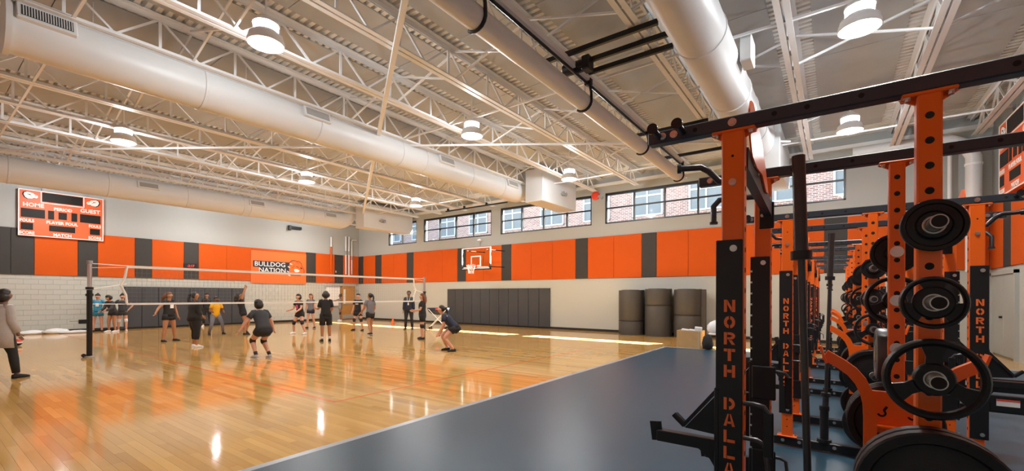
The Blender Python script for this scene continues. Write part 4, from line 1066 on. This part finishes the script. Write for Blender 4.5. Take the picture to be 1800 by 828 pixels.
def person(label, pos, face, H=1.65, fat=1.0, lean=0, side=0, head=(0,0), arms=((5,10),(15,8),(5,10),(15,8)), legs=((0,4),(0,4),(0,4),(0,4)),
           skin='skin_a', shirt='cloth_black', sleeve=0.6, shorts='cloth_black', short_len=0.45, hem=0.0, pads=None, shoes='cloth_black', hair='hair_k', style='pony', socks=None, extras=(), female=True):
    # arms = (right upper, right fore, left upper, left fore), legs = (right thigh, right shin, left thigh, left shin), each (swing forward, spread) in degrees
    away = math.atan2(-pos[0], pos[1])
    t = thing('person', label, 'person', (pos[0], pos[1], 0), away+math.radians(face))
    k = H/1.68
    up = Vector((math.sin(math.radians(side)), math.sin(math.radians(lean)), math.cos(math.radians(lean)))).normalized()
    X = Vector((1,0,0)); X = (X-up*X.dot(up)).normalized(); Yf = up.cross(X)
    P = Vector((0,0,0))
    hips = [P+X*0.088*k*sg for sg in (1,-1)]
    knees = [hips[i]+limb_dir((1,-1)[i], *legs[i*2])*0.415*k for i in (0,1)]
    ank = [knees[i]+limb_dir((1,-1)[i], *legs[i*2+1])*0.405*k for i in (0,1)]
    low = min(a.z for a in ank)-0.072*k
    sh = Vector((0,0,-low))
    # keep the feet round the anchor point
    mid = (ank[0]+ank[1])/2; sh -= Vector((mid.x, mid.y, 0))
    P, hips, knees, ank = P+sh, [h+sh for h in hips], [q+sh for q in knees], [a+sh for a in ank]
    S = lambda q: P+up*q*k
    shd = [S(0.445)+X*0.150*k*sg for sg in (1,-1)]
    elb = [shd[i]+limb_dir((1,-1)[i], *arms[i*2])*0.275*k for i in (0,1)]
    wri = [elb[i]+limb_dir((1,-1)[i], *arms[i*2+1])*0.235*k for i in (0,1)]
    hp, hy = math.radians(head[0]), math.radians(head[1])
    hf = Vector((-math.sin(hy)*math.cos(hp), math.cos(hy)*math.cos(hp), math.sin(hp)))
    hx = Vector((math.cos(hy), math.sin(hy), 0)); hu = hx.cross(hf).normalized()
    N = S(0.50); HC = N+up*0.085*k+hu*0.075*k+hf*0.012
    # ---- body: one continuous skinned surface
    ch = [[(P,0.108*k*fat),(S(0.10),0.100*k*fat),(S(0.24),0.098*k*fat),(S(0.38),0.102*k*fat),(S(0.46),0.062*k),(N,0.047*k),(N+up*0.045*k,0.045*k),(HC-hu*0.055*k+hf*0.012,0.062*k),(HC,0.083*k),(HC+hu*0.052*k-hf*0.006,0.074*k)],
          [(HC,0.083*k),(HC+hf*0.088*k-hu*0.012*k,0.019*k),(HC+hf*0.103*k-hu*0.024*k,0.012*k)]]
    for sg in (1,-1): ch.append([(HC,0.083*k),(HC+hx*sg*0.088*k-hf*0.01-hu*0.01*k,0.018*k)])
    for i, sg in ((0,1),(1,-1)):
        a, b, c = shd[i], elb[i], wri[i]
        f_ = 0.5+0.5*fat
        ch.append([(S(0.38),0.102*k*fat),(a,0.052*k*f_),(a.lerp(b,0.5),0.046*k*f_),(b,0.036*k*f_),(b.lerp(c,0.35),0.036*k*f_),(c,0.024*k)])
        d = (c-b).normalized()
        sidev = d.cross(Yf if abs(d.dot(Yf)) < 0.9 else up).normalized(); fr = sidev.cross(d).normalized()
        pm = c+d*0.055*k
        ch[-1] += [(c+d*0.02*k,0.026*k),(pm,0.031*k)]
        for q, L in ((-1.5,0.060),(-0.5,0.078),(0.5,0.083),(1.5,0.072)):
            r0 = pm+fr*q*0.014*k+d*0.004
            ch.append([(r0,0.0085*k),(r0+d*L*0.5*k+sidev*0.008*k*sg,0.008*k),(r0+d*L*k+sidev*0.026*k*sg,0.007*k)])
        ch.append([(c+d*0.025*k+fr*0.02*k,0.0095*k),(c+d*0.05*k+fr*0.046*k,0.0085*k),(c+d*0.085*k+fr*0.056*k,0.0075*k)])
        h, kn, an = hips[i], knees[i], ank[i]
        ch.append([(P,0.108*k*fat),(h.lerp(kn,0.12),0.086*k*fat),(h.lerp(kn,0.5),0.072*k*fat),(kn,0.052*k*f_),(kn.lerp(an,0.35),0.051*k*f_),(an,0.032*k)])
        s_ = limb_dir(sg, *legs[i*2+1]); toe = Vector((0.15*sg, 1, 0)).normalized()
        flat = an.z-0.072*k < 0.05
        td = toe if flat else (toe*0.75+Vector((0,0,-0.66))).normalized()
        ch[-1] += [(an+td*0.04*k+Vector((0,0,-0.035*k)),0.033*k),(an+td*0.13*k+Vector((0,0,-0.045*k)),0.028*k)]
        # ---- shoes
        dn = Vector((0,0,-1)) if flat else (Vector((0,0,-1))*0.7-toe*0.7).normalized()
        side_ = td.cross(dn).normalized()
        so = MB()
        base = an+dn*0.036*k
        loft(so, [(base-td*0.062*k,side_*0.022*k,dn*0.034*k),(base-td*0.045*k,side_*0.038*k,dn*0.040*k),(base,side_*0.044*k,dn*0.052*k),(base+td*0.07*k+dn*0.006*k,side_*0.047*k,dn*0.040*k),(base+td*0.14*k+dn*0.014*k,side_*0.045*k,dn*0.029*k),(base+td*0.175*k+dn*0.018*k,side_*0.026*k,dn*0.018*k)], 14)
        shoe = so.build('shoe', shoes, t, smooth='all')
        so2 = MB(); loft(so2, [(base-td*0.066*k+dn*0.034*k,side_*0.026*k,dn*0.0075),(base+dn*0.040*k,side_*0.047*k,dn*0.009),(base+td*0.14*k+dn*0.036*k,side_*0.048*k,dn*0.008),(base+td*0.182*k+dn*0.030*k,side_*0.024*k,dn*0.007)], 12)
        so2.build('sole', 'cloth_white' if shoes != 'cloth_black' else 'base', shoe, smooth='all')
        if socks: MB().tube([an+s_*-0.01, an-s_*0.09*k], [0.040*k,0.044*k], 12).build('sock', socks, t, smooth='all')
        if pads:
            u = (kn-h).normalized(); v = (an-kn).normalized()
            MB().tube([kn-u*0.075*k, kn-u*0.02*k, kn+v*0.02*k, kn+v*0.075*k], [0.060*k*f_,0.066*k*f_,0.066*k*f_,0.058*k*f_], 14).build('knee_pad', pads, t, smooth='all')
    skin_obj('body', ch, skin, t)
    # ---- shirt
    sm = MB(); w_ = fat*k
    b0 = -0.03-hem
    rings = [(S(b0),X*0.166*w_,Yf*0.126*w_),(S(0.06),X*0.154*w_,Yf*0.120*w_),(S(0.17),X*0.138*w_,Yf*0.108*w_),(S(0.30),X*0.150*w_,Yf*0.120*w_),(S(0.40),X*0.160*w_,Yf*0.110*w_),(S(0.46),X*0.132*w_,Yf*0.078*k),(S(0.492),X*0.066*k,Yf*0.060*k)]
    loft(sm, rings, 20)
    for i in (0,1):
        a, b, c = shd[i], elb[i], wri[i]; f_ = 0.5+0.5*fat
        inn = a-(X*(1,-1)[i])*0.05*k
        if sleeve <= 1: e = a.lerp(b, sleeve); sm.tube([inn, a, a.lerp(b,sleeve*0.5), e], [0.066*k*f_,0.066*k*f_,0.063*k*f_,0.062*k*f_], 12)
        else: sm.tube([inn, a, a.lerp(b,0.5), b, b.lerp(c,0.5), b.lerp(c,sleeve-1)], [0.066*k*f_,0.066*k*f_,0.060*k*f_,0.054*k*f_,0.048*k*f_,0.042*k*f_], 12, round_end=False)
    so = sm.build('shirt', shirt, t, smooth='all')
    # ---- shorts or trousers
    if shorts:
        sm = MB()
        loft(sm, [(S(0.09),X*0.130*w_,Yf*0.098*w_),(S(0.00),X*0.146*w_,Yf*0.108*w_),(P-up*0.06*k,X*0.166*w_,Yf*0.124*w_),(P-up*0.11*k,X*0.150*w_,Yf*0.112*w_),(P-up*0.165*k,X*0.085*w_,Yf*0.090*w_)], 18)
        for i in (0,1):
            h, kn, an = hips[i], knees[i], ank[i]
            st0 = h-(kn-h).normalized()*0.02
            if short_len <= 1: sm.tube([st0, h.lerp(kn,0.15), h.lerp(kn,short_len)], [0.096*w_,0.098*w_,0.090*w_ if short_len > 0.5 else 0.094*w_], 14)
            else: sm.tube([st0, h.lerp(kn,0.15), h.lerp(kn,0.6), kn, kn.lerp(an,min(0.4,(short_len-1)*0.6)), kn.lerp(an,short_len-1)], [0.096*w_,0.098*w_,0.082*w_,0.064*k*(0.5+0.5*fat),0.062*k*(0.5+0.5*fat),0.050*k*(0.5+0.5*fat)], 14)
        sm.build('shorts' if short_len <= 1 else 'trousers', shorts, t, smooth='all')
    # ---- face and hair
    for sg in (1,-1):
        e_ = MB().lathe([(0,-0.006),(0.011*k,-0.003),(0.012*k,0.003),(0,0.007)], HC+hf*0.080*k+hx*sg*0.031*k+hu*0.012*k, 'Y', 10).build('eye', 'eye_w', t, smooth='all')
        MB().lathe([(0,-0.004),(0.006*k,0.0),(0,0.004)], HC+hf*0.090*k+hx*sg*0.031*k+hu*0.012*k, 'Y', 8).build('iris', 'eye', e_)
    c = HC+hf*0.076*k-hu*0.050*k
    MB().tube([c-hx*0.020*k, c, c+hx*0.020*k], [0.003,0.006*k,0.003], 8).build('mouth', 'lip', t, smooth='all')
    hm = MB(); r = 0.098*k
    back = HC-hf*0.030*k+hu*0.026*k
    def blob(m_, c, a, b, d, n=14):
        rr = []
        for j in range(9):
            ph = -PI/2+PI*j/8*0.999+0.0005
            rr.append((c+d*math.sin(ph), a*math.cos(ph), b*math.cos(ph)))
        return loft(m_, rr, n)
    blob(hm, back, hx*r*0.98, hf*r*0.95, hu*r*0.92)
    blob(hm, back+hu*0.035*k+hf*0.018*k, hx*r*0.86, hf*r*0.86, hu*r*0.66)
    if style == 'pony':
        blob(hm, back-hf*0.10*k+hu*0.03*k, hx*0.032*k, hf*0.035*k, hu*0.038*k)
        hm.tube([back-hf*0.10*k+hu*0.03*k, back-hf*0.14*k-hu*0.02*k, back-hf*0.145*k-Vector((0,0,0.11*k)), back-hf*0.12*k-Vector((0,0,0.22*k))], [0.026*k,0.034*k,0.030*k,0.008], 10)
    elif style == 'bun': blob(hm, back+hu*0.085*k-hf*0.05*k, hx*0.045*k, hf*0.045*k, hu*0.045*k)
    elif style == 'long':
        hm.tube([back+hu*0.02, back-hf*0.055*k-Vector((0,0,0.06*k)), back-hf*0.07*k-Vector((0,0,0.18*k)), back-hf*0.075*k-Vector((0,0,0.32*k))], [0.080*k,0.085*k,0.075*k,0.03*k], 12)
    elif style == 'wide':
        blob(hm, back-hf*0.02*k-hu*0.045*k, hx*r*1.30, hf*r*1.10, hu*r*1.05)
    elif style == 'bob':
        blob(hm, back-hf*0.012*k-hu*0.055*k, hx*r*1.06, hf*r*1.02, hu*r*1.05)
    elif style == 'flow':
        hm.tube([back, back-hf*0.09*k-hu*0.03*k, back-hf*0.17*k-hu*0.10*k, back-hf*0.23*k-hu*0.19*k], [0.085*k,0.080*k,0.060*k,0.02*k], 12)
    hm.build('hair', hair, t, smooth='all')
    env = dict(t=t, k=k, S=S, X=X, Yf=Yf, up=up, HC=HC, hu=hu, hf=hf, hx=hx, wri=wri, elb=elb, shd=shd, P=P, w_=w_, knees=knees, ank=ank, hips=hips, so=so, r=r)
    for fn in extras: fn(**env)
    return t
def patch(name, m_, z0, z1, x0, x1, front=1):
    """printed patch lying on the shirt front (or back)"""
    def fn(t, S, X, Yf, w_, so, **_):
        q = MB(); n = 5; vs = []
        for i in range(n):
            x = x0+(x1-x0)*i/(n-1)
            y = front*(0.121*w_*math.sqrt(max(0.0, 1-(x/0.155)**2))+0.004)
            for z in (z0, z1): vs.append(S(z)+X*x+Yf*y)
            for z in (z0, z1): vs.append(S(z)+X*x+Yf*(y-front*0.006))
        f_ = []
        for i in range(n-1):
            a = i*4; b = a+4
            f_ += [(a,b,b+1,a+1),(a+2,a+3,b+3,b+2),(a+1,b+1,b+3,a+3),(a,a+2,b+2,b)]
        f_ += [(0,1,3,2),((n-1)*4,(n-1)*4+2,(n-1)*4+3,(n-1)*4+1)]
        q.add(vs, f_).build(name, m_, so)
    return fn
def headband(m_):
    def fn(t, HC, hu, hf, hx, r, k, **_):
        q = MB(); loft(q, [(HC+hu*0.045*k-hf*0.012*k,hx*r*0.98,hf*r*0.98),(HC+hu*0.075*k-hf*0.014*k,hx*r*0.90,hf*r*0.90)], 16); q.build('headband', m_, t)
    return fn
def cardigan(t, S, X, Yf, w_, k, shd, elb, wri, P, **_):
    q = MB(); loft(q, [(P-Vector((0,0,0.30*k)),X*0.190*w_,Yf*0.145*w_),(P,X*0.182*w_,Yf*0.140*w_),(S(0.2),X*0.160*w_,Yf*0.130*w_),(S(0.40),X*0.172*w_,Yf*0.122*w_),(S(0.475),X*0.135*w_,Yf*0.085*w_)], 18)
    for i in (0,1): q.tube([shd[i]-X*(0.05,-0.05)[i], shd[i], shd[i].lerp(elb[i],0.5), elb[i], elb[i].lerp(wri[i],0.9)], [0.075*k,0.075*k,0.070*k,0.064*k,0.052*k], 12)
    q.build('cardigan', 'cloth_lgrey', t, smooth='all')
    MB().tube([S(0.48)+X*0.08+Yf*0.0, S(0.42)-X*0.02-Yf*0.145, S(0.30)-X*0.10-Yf*0.14, S(0.10)-X*0.19*w_-Yf*0.06], 0.016, 8).build('bag_strap', 'cloth_black', t, smooth=True)
def lanyard(t, S, X, Yf, w_, k, **_):
    for s in (-1,1): MB().tube([S(0.475)+X*0.06*s+Yf*0.07, S(0.36)+X*0.045*s+Yf*0.128*w_, S(0.24)+Yf*0.13*w_], 0.006, 6).build('lanyard_cord', 'tape', t)
    MB().box(S(0.20)+Yf*0.135*w_, (0.06,0.008,0.085)).build('badge', 'plastic_white', t)
def side_stripe(t, hips, knees, ank, X, k, **_):
    for i in (0,1):
        s = X*(0.085,-0.085)[i]*k
        MB().tube([hips[i]+s*1.05, hips[i].lerp(knees[i],0.5)+s*0.98, knees[i]+s*0.78, ank[i].lerp(knees[i],0.25)+s*0.62], 0.010, 6).build('side_stripe', 'tape', t)

person('person at the left picture edge in a long grey cardigan and black trousers', (-11.95,1.03), -60, 1.63, 1.15, 4, 0, (0,0), ((0,10),(20,6),(-5,10),(15,6)), ((14,3),(6,3),(-10,3),(-16,3)), 'skin_c', 'cloth_white', 0.6, 'cloth_black', 1.93, 0, None, 'cloth_black', 'hair_k', 'bob', None, (cardigan,))
person('person in a teal jersey and black headband behind the near net post, hands on hips', (-24.34,4.73), 172, 1.56, 1.05, 0, 0, (0,0), ((-10,45),(20,-35),(-10,45),(20,-35)), ((0,5),(0,2),(0,5),(0,2)), 'skin_a', 'cloth_teal', 0.45, 'cloth_teal', 0.5, 0, None, 'cloth_black', 'hair_k', 'bun', None, (headband('cloth_black'), patch('jersey_number','text_white',0.22,0.36,-0.05,0.05)))
person('person hunched in charcoal hoodie and white shoes beside the teal jersey', (-23.72,5.05), 130, 1.55, 1.1, 18, 0, (-25,0), ((20,8),(60,-15),(20,8),(60,-15)), ((12,5),(-4,3),(10,5),(-6,3)), 'skin_b', 'cloth_char', 1.9, 'cloth_black', 0.4, 0, None, 'cloth_white', 'hair_k', 'wide')
person('person in charcoal shirt with white kneepads, hands on hips, before the left wall', (-23.95,5.42), 175, 1.56, 1.0, 0, 0, (0,10), ((-10,48),(15,-35),(-10,48),(15,-35)), ((0,5),(0,1),(0,5),(0,1)), 'skin_a', 'cloth_char', 0.5, 'cloth_char', 0.45, 0, 'cloth_white', 'cloth_white', 'hair_k', 'bun')
person('person with flowing auburn hair in black shirt with white print, arm swung to the left', (-17.48,5.12), -140, 1.62, 1.12, 2, 0, (5,15), ((-5,45),(20,40),(5,12),(15,8)), ((4,9),(-6,5),(4,10),(-4,8)), 'skin_b', 'cloth_black', 0.4, 'cloth_black', 0.4, 0, None, 'cloth_black', 'hair_b', 'flow', None, (patch('shirt_print','text_white',0.24,0.36,-0.06,0.06),))
person('heavyset person in black hoodie, black cropped trousers and white shoes, looking up', (-14.97,5.01), -70, 1.62, 1.5, 2, 0, (22,-10), ((-5,14),(50,-25),(-5,14),(55,-25)), ((2,5),(-4,3),(6,5),(-2,3)), 'skin_b', 'cloth_black', 1.7, 'cloth_black', 1.6, 0.05, None, 'cloth_white', 'hair_k', 'pony')
person('person in black with a white side stripe, half hidden behind the heavyset person', (-24.3,8.62), 170, 1.62, 1.0, 0, 0, (0,0), ((0,8),(10,5),(0,8),(10,5)), ((4,4),(0,4),(-6,4),(-8,4)), 'skin_b', 'cloth_black', 1.85, 'cloth_black', 1.8, 0, None, 'cloth_white', 'hair_k', 'bun', None, (side_stripe,))
person('person in a bright yellow shirt and grey leggings before the dark wall mat', (-19.12,7.09), -165, 1.56, 1.02, 12, 0, (5,0), ((10,20),(80,-10),(5,18),(70,-5)), ((30,14),(-22,8),(34,12),(-18,10)), 'skin_c', 'cloth_yellow', 0.55, 'cloth_grey', 1.93, 0.02, None, 'cloth_black', 'hair_k', 'bun', None, (headband('cloth_black'),))
person('person in black reaching both arms up at the net, long dark hair', (-18.24,7.77), -80, 1.64, 1.0, -12, 0, (20,0), ((165,6),(168,0),(155,4),(160,0)), ((8,4),(-2,3),(34,4),(-12,3)), 'skin_b', 'cloth_black', 0.3, 'cloth_black', 0.35, 0, None, 'cloth_black', 'hair_k', 'long')
person('person seen from behind, crouching in the foreground in charcoal shirt and black kneepads', (-11.0,5.07), 28, 1.64, 1.16, 26, 0, (-8,0), ((10,34),(15,22),(10,36),(15,28)), ((42,6),(-32,6),(48,4),(-30,2)), 'skin_a', 'cloth_char', 0.6, 'cloth_black', 0.38, 0, 'cloth_black', 'cloth_lgrey', 'hair_k', 'bob', 'cloth_black')
person('person in black jersey with pink number, wide stance, facing left', (-16.88,9.15), 135, 1.64, 1.0, 10, 0, (5,0), ((15,12),(75,-5),(20,10),(60,-5)), ((16,18),(-14,14),(20,18),(-12,14)), 'skin_a', 'cloth_black', 0.5, 'cloth_black', 0.4, 0, 'cloth_black', 'cloth_white', 'hair_k', 'bob', None, (patch('jersey_number','cloth_pink',0.20,0.36,-0.04,0.05), headband('cloth_black')))
person('person in grey shirt and navy shorts standing behind the pink numbered jersey', (-19.4,11.05), 150, 1.60, 0.95, 0, 0, (0,0), ((0,12),(10,10),(0,12),(10,10)), ((5,5),(0,4),(-4,5),(-8,4)), 'skin_a', 'cloth_grey', 0.55, 'cloth_navy', 0.4, 0, None, 'cloth_navy', 'hair_b', 'pony')
person('person seen from behind with wide curly hair, black shirt and long black shorts', (-13.48,8.19), 8, 1.66, 1.05, 2, 0, (0,0), ((5,12),(70,0),(10,14),(95,15)), ((0,3),(-2,1),(0,3),(-2,1)), 'skin_b', 'cloth_black', 0.75, 'cloth_black', 0.85, 0.03, None, 'cloth_black', 'hair_k', 'wide', 'cloth_white')
person('person in grey shirt with one arm out in front of the wooden door', (-23.74,15.37), 85, 1.60, 0.95, 0, 0, (0,0), ((5,8),(10,5),(75,5),(80,0)), ((2,3),(-2,3),(0,3),(-6,3)), 'skin_c', 'cloth_grey', 0.5, 'cloth_grey', 0.45, 0, 'cloth_black', 'cloth_white', 'hair_k', 'bun')
person('person in black shirt and black kneepads facing the camera right of the door', (-16.57,11.57), 150, 1.62, 1.05, 2, 0, (5,20), ((5,10),(15,8),(5,10),(15,8)), ((8,10),(-8,8),(6,10),(-6,8)), 'skin_a', 'cloth_black', 0.6, 'cloth_black', 0.55, 0, 'cloth_black', 'cloth_black', 'hair_k', 'pony', None, (patch('shirt_print','cloth_lgrey',0.28,0.34,-0.07,0.07),))
person('person in grey shirt with black ponytail striding away past the net', (-14.28,10.53), 30, 1.64, 1.05, 4, 0, (8,20), ((10,16),(40,5),(5,18),(45,10)), ((22,4),(2,3),(-16,6),(-30,6)), 'skin_b', 'cloth_grey', 0.55, 'cloth_black', 0.5, 0, None, 'cloth_navy', 'hair_k', 'pony')
person('tall coach in navy jacket and dark trousers with a white lanyard', (-15.37,13.34), 172, 1.74, 1.12, 0, 0, (3,0), ((2,10),(10,4),(2,12),(12,6)), ((0,4),(0,3),(0,5),(0,4)), 'skin_c', 'cloth_navy', 1.9, 'cloth_black', 1.93, 0.04, None, 'cloth_black', 'hair_k', 'short', None, (lanyard,), female=False)
person('person with long auburn hair in black, forearms held forward, near the ball cart', (-11.56,10.65), 88, 1.60, 1.12, 2, 0, (8,0), ((8,8),(80,-8),(12,8),(85,-8)), ((4,4),(-2,3),(0,4),(-4,3)), 'skin_a', 'cloth_black', 0.6, 'cloth_black', 0.62, 0, 'cloth_black', 'cloth_black', 'hair_b', 'long')
person('person crouching low in navy shirt, facing left before the wall mat', (-8.45,8.8), 92, 1.62, 1.08, 42, 0, (12,0), ((0,8),(22,4),(8,8),(30,0)), ((58,5),(-22,4),(46,6),(-40,5)), 'skin_a', 'cloth_navy', 0.6, 'cloth_black', 0.42, 0, None, 'cloth_black', 'hair_k', 'pony', None, ())
bake_skins()
